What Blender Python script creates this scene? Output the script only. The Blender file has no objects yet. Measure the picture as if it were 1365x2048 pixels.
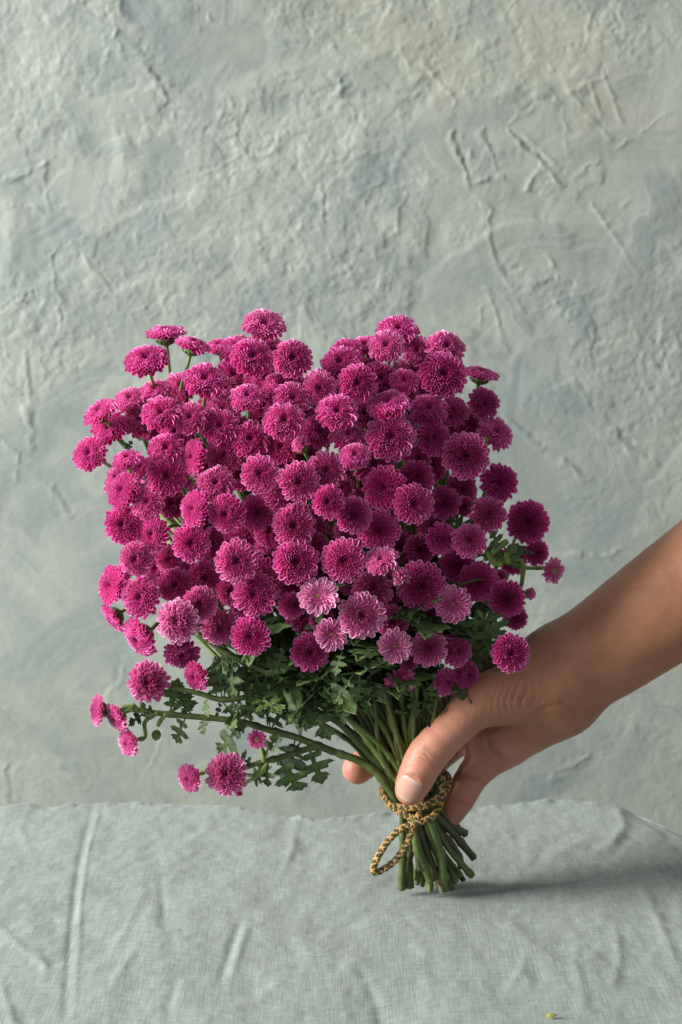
import bpy, math, random
import numpy as np
from mathutils import Vector, Matrix, Quaternion

random.seed(7)
rng = np.random.default_rng(7)
S = bpy.context.scene
COL = S.collection
CM = 0.01

# ------------------------------------------------------------------ camera
CAM_LOC = np.array([0.0, -1.0, 0.321])
PITCH = math.radians(7.0)
F_PX = 3982.0                      # focal length in pixels of the 1365 x 2048 photograph
cam_d = bpy.data.cameras.new('camera')
cam = bpy.data.objects.new('camera', cam_d)
COL.objects.link(cam)
cam.location = CAM_LOC
cam.rotation_euler = (math.pi / 2 - PITCH, 0, 0)
cam_d.sensor_fit = 'VERTICAL'
cam_d.sensor_height = 36.0
cam_d.lens = 70.0
cam_d.clip_start = 0.05
cam_d.clip_end = 50
cam_d.dof.use_dof = True
cam_d.dof.focus_distance = 0.935
cam_d.dof.aperture_fstop = 14.0
cam_d.dof.aperture_blades = 7
S.camera = cam
FWD = np.array([0, math.cos(PITCH), -math.sin(PITCH)])
UPV = np.array([0, math.sin(PITCH), math.cos(PITCH)])
RGT = np.array([1.0, 0, 0])


def ray(px, py):
    return FWD + RGT * ((px - 682.5) / F_PX) - UPV * ((py - 1024.0) / F_PX)


def at(px, py, y=0.0):
    """point of the place seen at this spot of the photograph, in the upright plane Y = y (metres)"""
    d = ray(px, py)
    return CAM_LOC + d * ((y - CAM_LOC[1]) / d[1])


def at_z(px, py, z):
    d = ray(px, py)
    return CAM_LOC + d * ((z - CAM_LOC[2]) / d[2])


def proj(P):
    q = np.asarray(P) - CAM_LOC
    dz = q @ FWD
    return 682.5 + F_PX * (q @ RGT) / dz, 1024.0 - F_PX * (q @ UPV) / dz, dz


# ------------------------------------------------------------------ light
W = bpy.data.worlds.new('World')
S.world = W
W.use_nodes = True
bg = W.node_tree.nodes['Background']
bg.inputs[0].default_value = (0.84, 0.93, 1.0, 1)
bg.inputs[1].default_value = 0.32


def area_light(name, loc, target, sx, sy, power, color):
    L = bpy.data.lights.new(name, 'AREA')
    L.shape = 'RECTANGLE'
    L.size, L.size_y = sx, sy
    L.energy = power
    L.color = color
    o = bpy.data.objects.new(name, L)
    COL.objects.link(o)
    o.location = loc
    d = Vector(target) - Vector(loc)
    o.rotation_euler = d.to_track_quat('-Z', 'Y').to_euler()
    return o


area_light('window_light', (-2.35, -0.52, 0.98), (0.0, 0.04, 0.16), 1.25, 1.3, 194.0, (1.0, 0.985, 0.95))

S.view_settings.view_transform = 'Standard'
S.view_settings.look = 'None'
S.view_settings.exposure = 0.14
S.view_settings.gamma = 1.0
S.cycles.max_bounces = 8
S.cycles.use_denoising = True

# ------------------------------------------------------------------ helpers


def mesh(name, V, Fs, mat=None, smooth=True, uv=None, attrs=None, mats=None, mat_idx=None):
    """V (n,3); Fs array of quads/tris (m,k) or list of arrays"""
    me = bpy.data.meshes.new(name)
    if not isinstance(Fs, list):
        Fs = [Fs]
    Fs = [np.asarray(f, dtype=np.int32) for f in Fs if len(f)]
    V = np.asarray(V, dtype=np.float32)
    me.vertices.add(len(V))
    me.vertices.foreach_set('co', V.ravel())
    loops = np.concatenate([f.ravel() for f in Fs])
    sizes = np.concatenate([np.full(len(f), f.shape[1], np.int32) for f in Fs])
    starts = np.concatenate([[0], np.cumsum(sizes)[:-1]]).astype(np.int32)
    me.loops.add(len(loops))
    me.loops.foreach_set('vertex_index', loops)
    me.polygons.add(len(sizes))
    me.polygons.foreach_set('loop_start', starts)
    me.polygons.foreach_set('loop_total', sizes)
    if smooth:
        me.polygons.foreach_set('use_smooth', np.ones(len(sizes), dtype=bool))
    if mat_idx is not None:
        me.polygons.foreach_set('material_index', np.asarray(mat_idx, dtype=np.int32))
    me.update(calc_edges=True)
    if uv is not None:
        u = me.uv_layers.new(name='UVMap')
        u.data.foreach_set('uv', np.asarray(uv, dtype=np.float32)[loops].ravel())
    for k, a in (attrs or {}).items():
        at_ = me.attributes.new(k, 'FLOAT', 'POINT')
        at_.data.foreach_set('value', np.asarray(a, dtype=np.float32))
    for m in (mats or ([mat] if mat else [])):
        me.materials.append(m)
    me.validate()
    return me


def obj(name, me, parent=None, loc=None):
    o = bpy.data.objects.new(name, me)
    COL.objects.link(o)
    if loc is not None:
        o.location = loc
    if parent is not None:
        o.parent = parent
    return o


def tag(o, label=None, cat=None, group=None, kind=None):
    if label: o['label'] = label
    if cat: o['category'] = cat
    if group: o['group'] = group
    if kind: o['kind'] = kind
    return o


def catmull(P, n):
    """smooth path through the points, n samples per span"""
    P = np.asarray(P, float)
    if len(P) < 3:
        t = np.linspace(0, 1, n + 1)[:, None]
        return P[0] * (1 - t) + P[-1] * t
    Q = np.vstack([2 * P[0] - P[1], P, 2 * P[-1] - P[-2]])
    out = []
    for i in range(1, len(Q) - 2):
        t = np.linspace(0, 1, n, endpoint=False)[:, None]
        a, b, c, d = Q[i - 1], Q[i], Q[i + 1], Q[i + 2]
        out.append(0.5 * ((2 * b) + (c - a) * t + (2 * a - 5 * b + 4 * c - d) * t ** 2 + (3 * b - a - 3 * c + d) * t ** 3))
    out.append(P[-1:])
    return np.vstack(out)


def frames(P):
    """tangent and two parallel-transported normals along a path"""
    T = np.gradient(P, axis=0)
    T /= np.linalg.norm(T, axis=1)[:, None] + 1e-12
    a = np.array([0, 0, 1.0]) if abs(T[0][2]) < 0.9 else np.array([1.0, 0, 0])
    n = np.cross(T[0], a); n /= np.linalg.norm(n)
    N = [n]
    for i in range(1, len(P)):
        n = N[-1] - T[i] * (N[-1] @ T[i])
        n /= np.linalg.norm(n) + 1e-12
        N.append(n)
    N = np.array(N)
    return T, N, np.cross(T, N)


def tube(P, R, sides=8, knob=None):
    """verts and quads of a capped tube"""
    P = np.asarray(P, float)
    R = np.broadcast_to(np.asarray(R, float), (len(P),)).copy()
    T, N, B = frames(P)
    a = np.linspace(0, 2 * np.pi, sides, endpoint=False)
    ridge = 1 + 0.10 * np.cos(a * 4)
    ring = N[:, None] * np.cos(a)[None, :, None] * ridge[None, :, None] + B[:, None] * np.sin(a)[None, :, None] * ridge[None, :, None]
    V = P[:, None] + ring * R[:, None, None]
    V = np.concatenate([V.reshape(-1, 3), P[:1] - T[:1] * R[0] * 0.3, P[-1:] + T[-1:] * R[-1] * 0.3])
    n = len(P)
    i = np.arange(n - 1)[:, None] * sides
    j = np.arange(sides)[None]
    j2 = (j + 1) % sides
    Q = np.stack([i + j, i + j2, i + sides + j2, i + sides + j], -1).reshape(-1, 4)
    s = np.arange(sides)
    c0 = np.stack([np.full(sides, n * sides), (s + 1) % sides, s], -1)
    c1 = np.stack([np.full(sides, n * sides + 1), (n - 1) * sides + s, (n - 1) * sides + (s + 1) % sides], -1)
    return V, Q, np.concatenate([c0, c1])


def merge(parts):
    Vs, Qs, Ts, k = [], [], [], 0
    for V, Q, T in parts:
        Vs.append(V); Qs.append(Q + k); Ts.append(T + k); k += len(V)
    return np.vstack(Vs), [np.vstack(Qs), np.vstack(Ts)]


_perm = np.random.default_rng(3).permutation(512)
_grad = np.random.default_rng(4).uniform(-1, 1, 512)


def vnoise(x, y, seed=0):
    xi = np.floor(x).astype(int); yi = np.floor(y).astype(int)
    fx = x - xi; fy = y - yi
    fx = fx * fx * fx * (fx * (fx * 6 - 15) + 10); fy = fy * fy * fy * (fy * (fy * 6 - 15) + 10)
    def h(a, b):
        return _grad[_perm[(_perm[(a + seed * 37) & 511] + b) & 511]]
    return (h(xi, yi) * (1 - fx) + h(xi + 1, yi) * fx) * (1 - fy) + (h(xi, yi + 1) * (1 - fx) + h(xi + 1, yi + 1) * fx) * fy


def fbm(x, y, oct=4, seed=0, gain=0.5):
    s = 0; a = 1.0
    for k in range(oct):
        s = s + a * vnoise(x * 2 ** k + 17.3 * k, y * 2 ** k - 9.1 * k, seed + k)
        a *= gain
    return s


def sstep(a, b, x):
    t = np.clip((x - a) / (b - a), 0, 1)
    return t * t * (3 - 2 * t)


def seg_dist(px, py, pts):
    """distance to a polyline and the signed side"""
    best = np.full(np.shape(px), 1e9); side = np.zeros(np.shape(px))
    tot = np.zeros(np.shape(px)); L = 0.0
    lens = [math.dist(a, b) for a, b in zip(pts[:-1], pts[1:])]
    full = sum(lens)
    for (a, b), ln in zip(zip(pts[:-1], pts[1:]), lens):
        dx, dy = b[0] - a[0], b[1] - a[1]
        l2 = dx * dx + dy * dy + 1e-9
        t = np.clip(((px - a[0]) * dx + (py - a[1]) * dy) / l2, 0, 1)
        qx, qy = px - (a[0] + t * dx), py - (a[1] + t * dy)
        d = np.hypot(qx, qy)
        m = d < best
        best = np.where(m, d, best)
        side = np.where(m, np.sign(dx * qy - dy * qx), side)
        tot = np.where(m, (L + t * ln) / full, tot)
        L += ln
    return best, side, tot


# ------------------------------------------------------------------ materials


def new_mat(name):
    m = bpy.data.materials.new(name)
    m.use_nodes = True
    nt = m.node_tree
    b = nt.nodes['Principled BSDF']
    return m, nt, b


def N(nt, t, **kw):
    n = nt.nodes.new(t)
    for k, v in kw.items():
        setattr(n, k, v)
    return n


def mixc(nt, fac, a, b, blend='MIX'):
    n = N(nt, 'ShaderNodeMix', data_type='RGBA', blend_type=blend)
    for sock, v in ((0, fac), (6, a), (7, b)):
        if isinstance(v, (int, float)):
            n.inputs[sock].default_value = v
        elif isinstance(v, tuple):
            n.inputs[sock].default_value = (*v, 1) if len(v) == 3 else v
        else:
            nt.links.new(v, n.inputs[sock])
    return n.outputs[2]


def math_n(nt, op, a, b=None, clamp=False):
    n = N(nt, 'ShaderNodeMath', operation=op, use_clamp=clamp)
    for i, v in enumerate((a, b)):
        if v is None: continue
        if isinstance(v, (int, float)): n.inputs[i].default_value = v
        else: nt.links.new(v, n.inputs[i])
    return n.outputs[0]


def noise(nt, scale, detail=3, rough=0.5, vec=None, dist=0.0):
    n = N(nt, 'ShaderNodeTexNoise')
    n.inputs['Scale'].default_value = scale
    n.inputs['Detail'].default_value = detail
    n.inputs['Roughness'].default_value = rough
    n.inputs['Distortion'].default_value = dist
    if vec is not None: nt.links.new(vec, n.inputs['Vector'])
    return n.outputs['Fac']


def ramp(nt, fac, stops):
    r = N(nt, 'ShaderNodeValToRGB')
    e = r.color_ramp.elements
    while len(e) < len(stops): e.new(0.5)
    for el, (p, c) in zip(e, stops):
        el.position = p
        el.color = (c, c, c, 1) if isinstance(c, (int, float)) else (*c, 1)
    nt.links.new(fac, r.inputs[0])
    return r.outputs[0]


def mapping(nt, vec, scale):
    m = N(nt, 'ShaderNodeMapping')
    m.inputs['Scale'].default_value = scale
    nt.links.new(vec, m.inputs['Vector'])
    return m.outputs[0]


def bump(nt, b, height, strength, dist):
    n = N(nt, 'ShaderNodeBump')
    n.inputs['Strength'].default_value = strength
    n.inputs['Distance'].default_value = dist
    nt.links.new(height, n.inputs['Height'])
    nt.links.new(n.outputs[0], b.inputs['Normal'])


# --- plaster
M_plaster, nt, b = new_mat('grey plaster')
tc = N(nt, 'ShaderNodeTexCoord').outputs['Object']
wx = N(nt, 'ShaderNodeSeparateXYZ'); nt.links.new(tc, wx.inputs[0])
c = mixc(nt, ramp(nt, noise(nt, 5.5, 4, 0.6, tc, 0.6), [(0.42, 0.0), (0.62, 1.0)]), (0.335, 0.366, 0.318), (0.278, 0.314, 0.298))
warm = math_n(nt, 'ADD', math_n(nt, 'MULTIPLY', wx.outputs[0], 0.9), math_n(nt, 'MULTIPLY', wx.outputs[2], 1.15))
warm = math_n(nt, 'ADD', warm, math_n(nt, 'MULTIPLY', math_n(nt, 'SUBTRACT', noise(nt, 6, 4, 0.6, tc, 0.4), 0.5), 1.2))
c = mixc(nt, ramp(nt, warm, [(0.42, 0.0), (0.95, 0.9)]), c, (0.345, 0.338, 0.235))
c = mixc(nt, math_n(nt, 'MULTIPLY', ramp(nt, noise(nt, 11, 5, 0.65, tc, 0.8), [(0.56, 0.0), (0.68, 1.0)]), 0.5), c, (0.215, 0.250, 0.262))
c = mixc(nt, math_n(nt, 'MULTIPLY', ramp(nt, noise(nt, 26, 5, 0.7, tc, 0.5), [(0.58, 0.0), (0.72, 1.0)]), 0.45), c, (0.41, 0.42, 0.37))
smr = N(nt, 'ShaderNodeAttribute', attribute_name='smear').outputs['Fac']
c = mixc(nt, math_n(nt, 'MULTIPLY', ramp(nt, smr, [(0.50, 0.0), (0.95, 1.0)]), 0.65), c, (0.405, 0.425, 0.365))
c = mixc(nt, math_n(nt, 'MULTIPLY', ramp(nt, smr, [(0.08, 1.0), (0.48, 0.0)]), 0.65), c, (0.205, 0.246, 0.240))
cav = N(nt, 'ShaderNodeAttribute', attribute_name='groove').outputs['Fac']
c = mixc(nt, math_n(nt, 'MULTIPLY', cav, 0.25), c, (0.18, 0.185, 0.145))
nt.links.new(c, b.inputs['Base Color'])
b.inputs['Roughness'].default_value = 0.75
b.inputs['Specular IOR Level'].default_value = 0.25
bump(nt, b, noise(nt, 420, 4, 0.6, tc), 0.15, 0.0006)

# --- linen
M_linen, nt, b = new_mat('grey green linen')
tc = N(nt, 'ShaderNodeTexCoord').outputs['UV']
n1 = noise(nt, 1.0, 3, 0.65, mapping(nt, tc, (950, 45, 1)))
n2 = noise(nt, 1.0, 3, 0.65, mapping(nt, tc, (110, 430, 1)))
thr = math_n(nt, 'ADD', n1, n2)
fine = noise(nt, 1.0, 2, 0.5, mapping(nt, tc, (1300, 1300, 1)))
blot = noise(nt, 1.0, 5, 0.7, mapping(nt, tc, (130, 48, 1)), 0.4)
c = mixc(nt, ramp(nt, thr, [(0.35, 0.0), (0.65, 1.0)]) if False else math_n(nt, 'MULTIPLY', math_n(nt, 'SUBTRACT', thr, 0.62), 1.35, True), (0.150, 0.180, 0.165), (0.305, 0.350, 0.326))
c = mixc(nt, math_n(nt, 'MULTIPLY', ramp(nt, blot, [(0.40, 0.0), (0.66, 1.0)]), 0.45), c, (0.180, 0.202, 0.187))
nt.links.new(c, b.inputs['Base Color'])
b.inputs['Roughness'].default_value = 0.9
b.inputs['Specular IOR Level'].default_value = 0.12
b.inputs['Sheen Weight'].default_value = 0.1
bump(nt, b, math_n(nt, 'ADD', thr, math_n(nt, 'MULTIPLY', fine, 0.8)), 0.30, 0.0005)

# --- petals
M_petal, nt, b = new_mat('magenta petal')
uvn = N(nt, 'ShaderNodeUVMap', uv_map='UVMap')
su = N(nt, 'ShaderNodeSeparateXYZ'); nt.links.new(uvn.outputs[0], su.inputs[0])
ringa = N(nt, 'ShaderNodeAttribute', attribute_name='ring').outputs['Fac']
oi = N(nt, 'ShaderNodeObjectInfo')
oc = N(nt, 'ShaderNodeSeparateColor'); nt.links.new(oi.outputs['Color'], oc.inputs[0])
pale, deep = oc.outputs[0], oc.outputs[1]
au = math_n(nt, 'ABSOLUTE', math_n(nt, 'MULTIPLY', math_n(nt, 'SUBTRACT', su.outputs[0], 0.5), 2.0))
edge_u = ramp(nt, au, [(0.72, 0.0), (1.0, 1.0)])
edge_s = ramp(nt, su.outputs[1], [(0.88, 0.0), (0.99, 1.0)])
edge = math_n(nt, 'MAXIMUM', math_n(nt, 'MULTIPLY', edge_u, ramp(nt, su.outputs[1], [(0.3, 0.0), (0.75, 1.0)])), edge_s)
vein = noise(nt, 1.0, 2, 0.5, mapping(nt, uvn.outputs[0], (9, 1.2, 1)))
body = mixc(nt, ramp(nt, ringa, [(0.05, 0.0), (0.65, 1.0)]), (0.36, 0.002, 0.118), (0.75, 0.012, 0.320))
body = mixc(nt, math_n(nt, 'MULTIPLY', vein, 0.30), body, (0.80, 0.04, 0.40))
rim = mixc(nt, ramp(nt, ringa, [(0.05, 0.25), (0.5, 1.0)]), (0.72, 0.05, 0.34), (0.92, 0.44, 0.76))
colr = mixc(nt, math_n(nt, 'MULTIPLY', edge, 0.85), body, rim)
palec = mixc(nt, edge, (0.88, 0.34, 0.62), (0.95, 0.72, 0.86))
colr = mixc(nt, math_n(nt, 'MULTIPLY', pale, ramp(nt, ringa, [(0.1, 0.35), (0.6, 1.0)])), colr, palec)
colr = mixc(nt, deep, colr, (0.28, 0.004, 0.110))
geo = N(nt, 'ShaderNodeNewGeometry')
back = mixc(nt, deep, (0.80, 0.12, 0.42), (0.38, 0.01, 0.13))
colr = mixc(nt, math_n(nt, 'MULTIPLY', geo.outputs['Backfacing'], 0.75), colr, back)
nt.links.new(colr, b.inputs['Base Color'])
b.inputs['Roughness'].default_value = 0.36
b.inputs['Specular IOR Level'].default_value = 0.45
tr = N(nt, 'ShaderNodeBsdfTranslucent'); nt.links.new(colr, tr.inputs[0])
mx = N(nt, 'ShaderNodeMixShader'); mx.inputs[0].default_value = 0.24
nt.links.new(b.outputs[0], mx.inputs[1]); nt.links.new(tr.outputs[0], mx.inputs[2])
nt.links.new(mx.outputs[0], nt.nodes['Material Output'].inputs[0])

# --- greens


def green(name, c1, c2, scale, rough=0.5, under=None, trans=0.0, spec=0.35):
    m, nt, b = new_mat(name)
    tc = N(nt, 'ShaderNodeTexCoord').outputs['Object']
    f = noise(nt, scale, 4, 0.6, tc)
    c = mixc(nt, ramp(nt, f, [(0.35, 0.0), (0.65, 1.0)]), c1, c2)
    oi = N(nt, 'ShaderNodeObjectInfo')
    hs = N(nt, 'ShaderNodeHueSaturation')
    nt.links.new(c, hs.inputs['Color'])
    nt.links.new(math_n(nt, 'ADD', math_n(nt, 'MULTIPLY', oi.outputs['Random'], 0.5), 0.75), hs.inputs['Value'])
    c = hs.outputs[0]
    if under:
        g = N(nt, 'ShaderNodeNewGeometry')
        uvn = N(nt, 'ShaderNodeUVMap', uv_map='UVMap')
        su = N(nt, 'ShaderNodeSeparateXYZ'); nt.links.new(uvn.outputs[0], su.inputs[0])
        rib = ramp(nt, su.outputs[0], [(0.0, 1.0), (0.06, 0.0)])
        c = mixc(nt, math_n(nt, 'MULTIPLY', rib, 0.6), c, (0.13, 0.19, 0.06))
        c = mixc(nt, g.outputs['Backfacing'], c, under)
    nt.links.new(c, b.inputs['Base Color'])
    b.inputs['Roughness'].default_value = rough
    b.inputs['Specular IOR Level'].default_value = spec
    bump(nt, b, noise(nt, scale * 3, 3, 0.6, tc), 0.3, 0.0006)
    if trans:
        t = N(nt, 'ShaderNodeBsdfTranslucent'); nt.links.new(c, t.inputs[0])
        mx = N(nt, 'ShaderNodeMixShader'); mx.inputs[0].default_value = trans
        nt.links.new(b.outputs[0], mx.inputs[1]); nt.links.new(t.outputs[0], mx.inputs[2])
        nt.links.new(mx.outputs[0], nt.nodes['Material Output'].inputs[0])
    return m


M_stem = green('stem green', (0.070, 0.105, 0.026), (0.125, 0.165, 0.050), 60)
M_stem_low = green('cut stem green', (0.050, 0.070, 0.018), (0.105, 0.115, 0.045), 60)
M_stem_brown = green('brownish stem', (0.085, 0.070, 0.030), (0.120, 0.105, 0.050), 60)
M_cut = green('cut stem end', (0.26, 0.28, 0.15), (0.34, 0.34, 0.20), 300)
M_stalk = green('stalk green', (0.12, 0.19, 0.04), (0.19, 0.27, 0.07), 60)
M_leaf = green('leaf green', (0.050, 0.095, 0.025), (0.105, 0.165, 0.052), 90, 0.5, (0.125, 0.178, 0.112), 0.12)
M_calyx = green('calyx green', (0.08, 0.13, 0.03), (0.15, 0.21, 0.06), 90)
M_eye, nt, b = new_mat('young floret green')
b.inputs['Base Color'].default_value = (0.34, 0.36, 0.05, 1)
nt.links.new(mixc(nt, noise(nt, 900, 2, 0.5, N(nt, 'ShaderNodeTexCoord').outputs['Object']), (0.22, 0.20, 0.03), (0.42, 0.45, 0.08)), b.inputs['Base Color'])

# --- cord


def cord_mat(name, a, bb):
    m, nt, b = new_mat(name)
    tc = N(nt, 'ShaderNodeTexCoord').outputs['Object']
    nt.links.new(mixc(nt, noise(nt, 900, 2, 0.6, tc), a, bb), b.inputs['Base Color'])
    b.inputs['Roughness'].default_value = 0.85
    b.inputs['Specular IOR Level'].default_value = 0.15
    bump(nt, b, noise(nt, 2500, 2, 0.6, tc), 0.4, 0.0003)
    return m


M_yel = cord_mat('ochre yarn', (0.48, 0.26, 0.085), (0.62, 0.38, 0.15))
M_grn = cord_mat('dark green yarn', (0.075, 0.072, 0.036), (0.125, 0.118, 0.060))

# --- skin
M_skin, nt, b = new_mat('skin')
tc = N(nt, 'ShaderNodeTexCoord').outputs['Object']
c = mixc(nt, ramp(nt, noise(nt, 45, 5, 0.6, tc, 0.3), [(0.35, 0.0), (0.68, 1.0)]), (0.385, 0.165, 0.090), (0.470, 0.210, 0.120))
c = mixc(nt, math_n(nt, 'MULTIPLY', ramp(nt, noise(nt, 420, 3, 0.6, tc), [(0.55, 0.0), (0.75, 1.0)]), 0.25), c, (0.29, 0.125, 0.07))
palm = N(nt, 'ShaderNodeAttribute', attribute_name='palm').outputs['Fac']
flush = N(nt, 'ShaderNodeAttribute', attribute_name='flush').outputs['Fac']
c = mixc(nt, math_n(nt, 'MULTIPLY', palm, 0.7), c, (0.54, 0.245, 0.175))
c = mixc(nt, math_n(nt, 'MULTIPLY', flush, 0.75), c, (0.54, 0.195, 0.140))
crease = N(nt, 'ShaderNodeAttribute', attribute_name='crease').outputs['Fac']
c = mixc(nt, math_n(nt, 'MULTIPLY', crease, 0.55), c, (0.20, 0.075, 0.045))  # shadow in the folds painted into the skin as a darker brown
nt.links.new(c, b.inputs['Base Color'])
b.inputs['Roughness'].default_value = 0.48
b.inputs['Specular IOR Level'].default_value = 0.35
b.inputs['Subsurface Weight'].default_value = 0.18
b.inputs['Subsurface Radius'].default_value = (1.0, 0.35, 0.2)
b.inputs['Subsurface Scale'].default_value = 0.004
vor = N(nt, 'ShaderNodeTexVoronoi'); vor.inputs['Scale'].default_value = 900
nt.links.new(tc, vor.inputs['Vector'])
bump(nt, b, math_n(nt, 'ADD', noise(nt, 500, 4, 0.6, tc), math_n(nt, 'MULTIPLY', vor.outputs['Distance'], 0.6)), 0.25, 0.0005)

M_nail, nt, b = new_mat('thumbnail pink')
uvn = N(nt, 'ShaderNodeUVMap', uv_map='UVMap')
su = N(nt, 'ShaderNodeSeparateXYZ'); nt.links.new(uvn.outputs[0], su.inputs[0])
c = mixc(nt, ramp(nt, su.outputs[1], [(0.0, 0.0), (0.22, 1.0)]), (0.66, 0.44, 0.38), (0.56, 0.30, 0.24))
c = mixc(nt, ramp(nt, su.outputs[1], [(0.84, 0.0), (0.90, 1.0)]), c, (0.56, 0.40, 0.28))
nt.links.new(c, b.inputs['Base Color'])
b.inputs['Roughness'].default_value = 0.2
b.inputs['Specular IOR Level'].default_value = 0.5

# ------------------------------------------------------------------ plaster wall
WALL_Y = 0.27


def lines_nonuniform(lo, hi, step, pad, n):
    a = np.arange(lo, hi + step, step)
    g = np.geomspace(step, pad, n)
    left = lo - np.cumsum(g)[::-1]
    right = a[-1] + np.cumsum(g)
    return np.concatenate([left, a, right])


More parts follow.
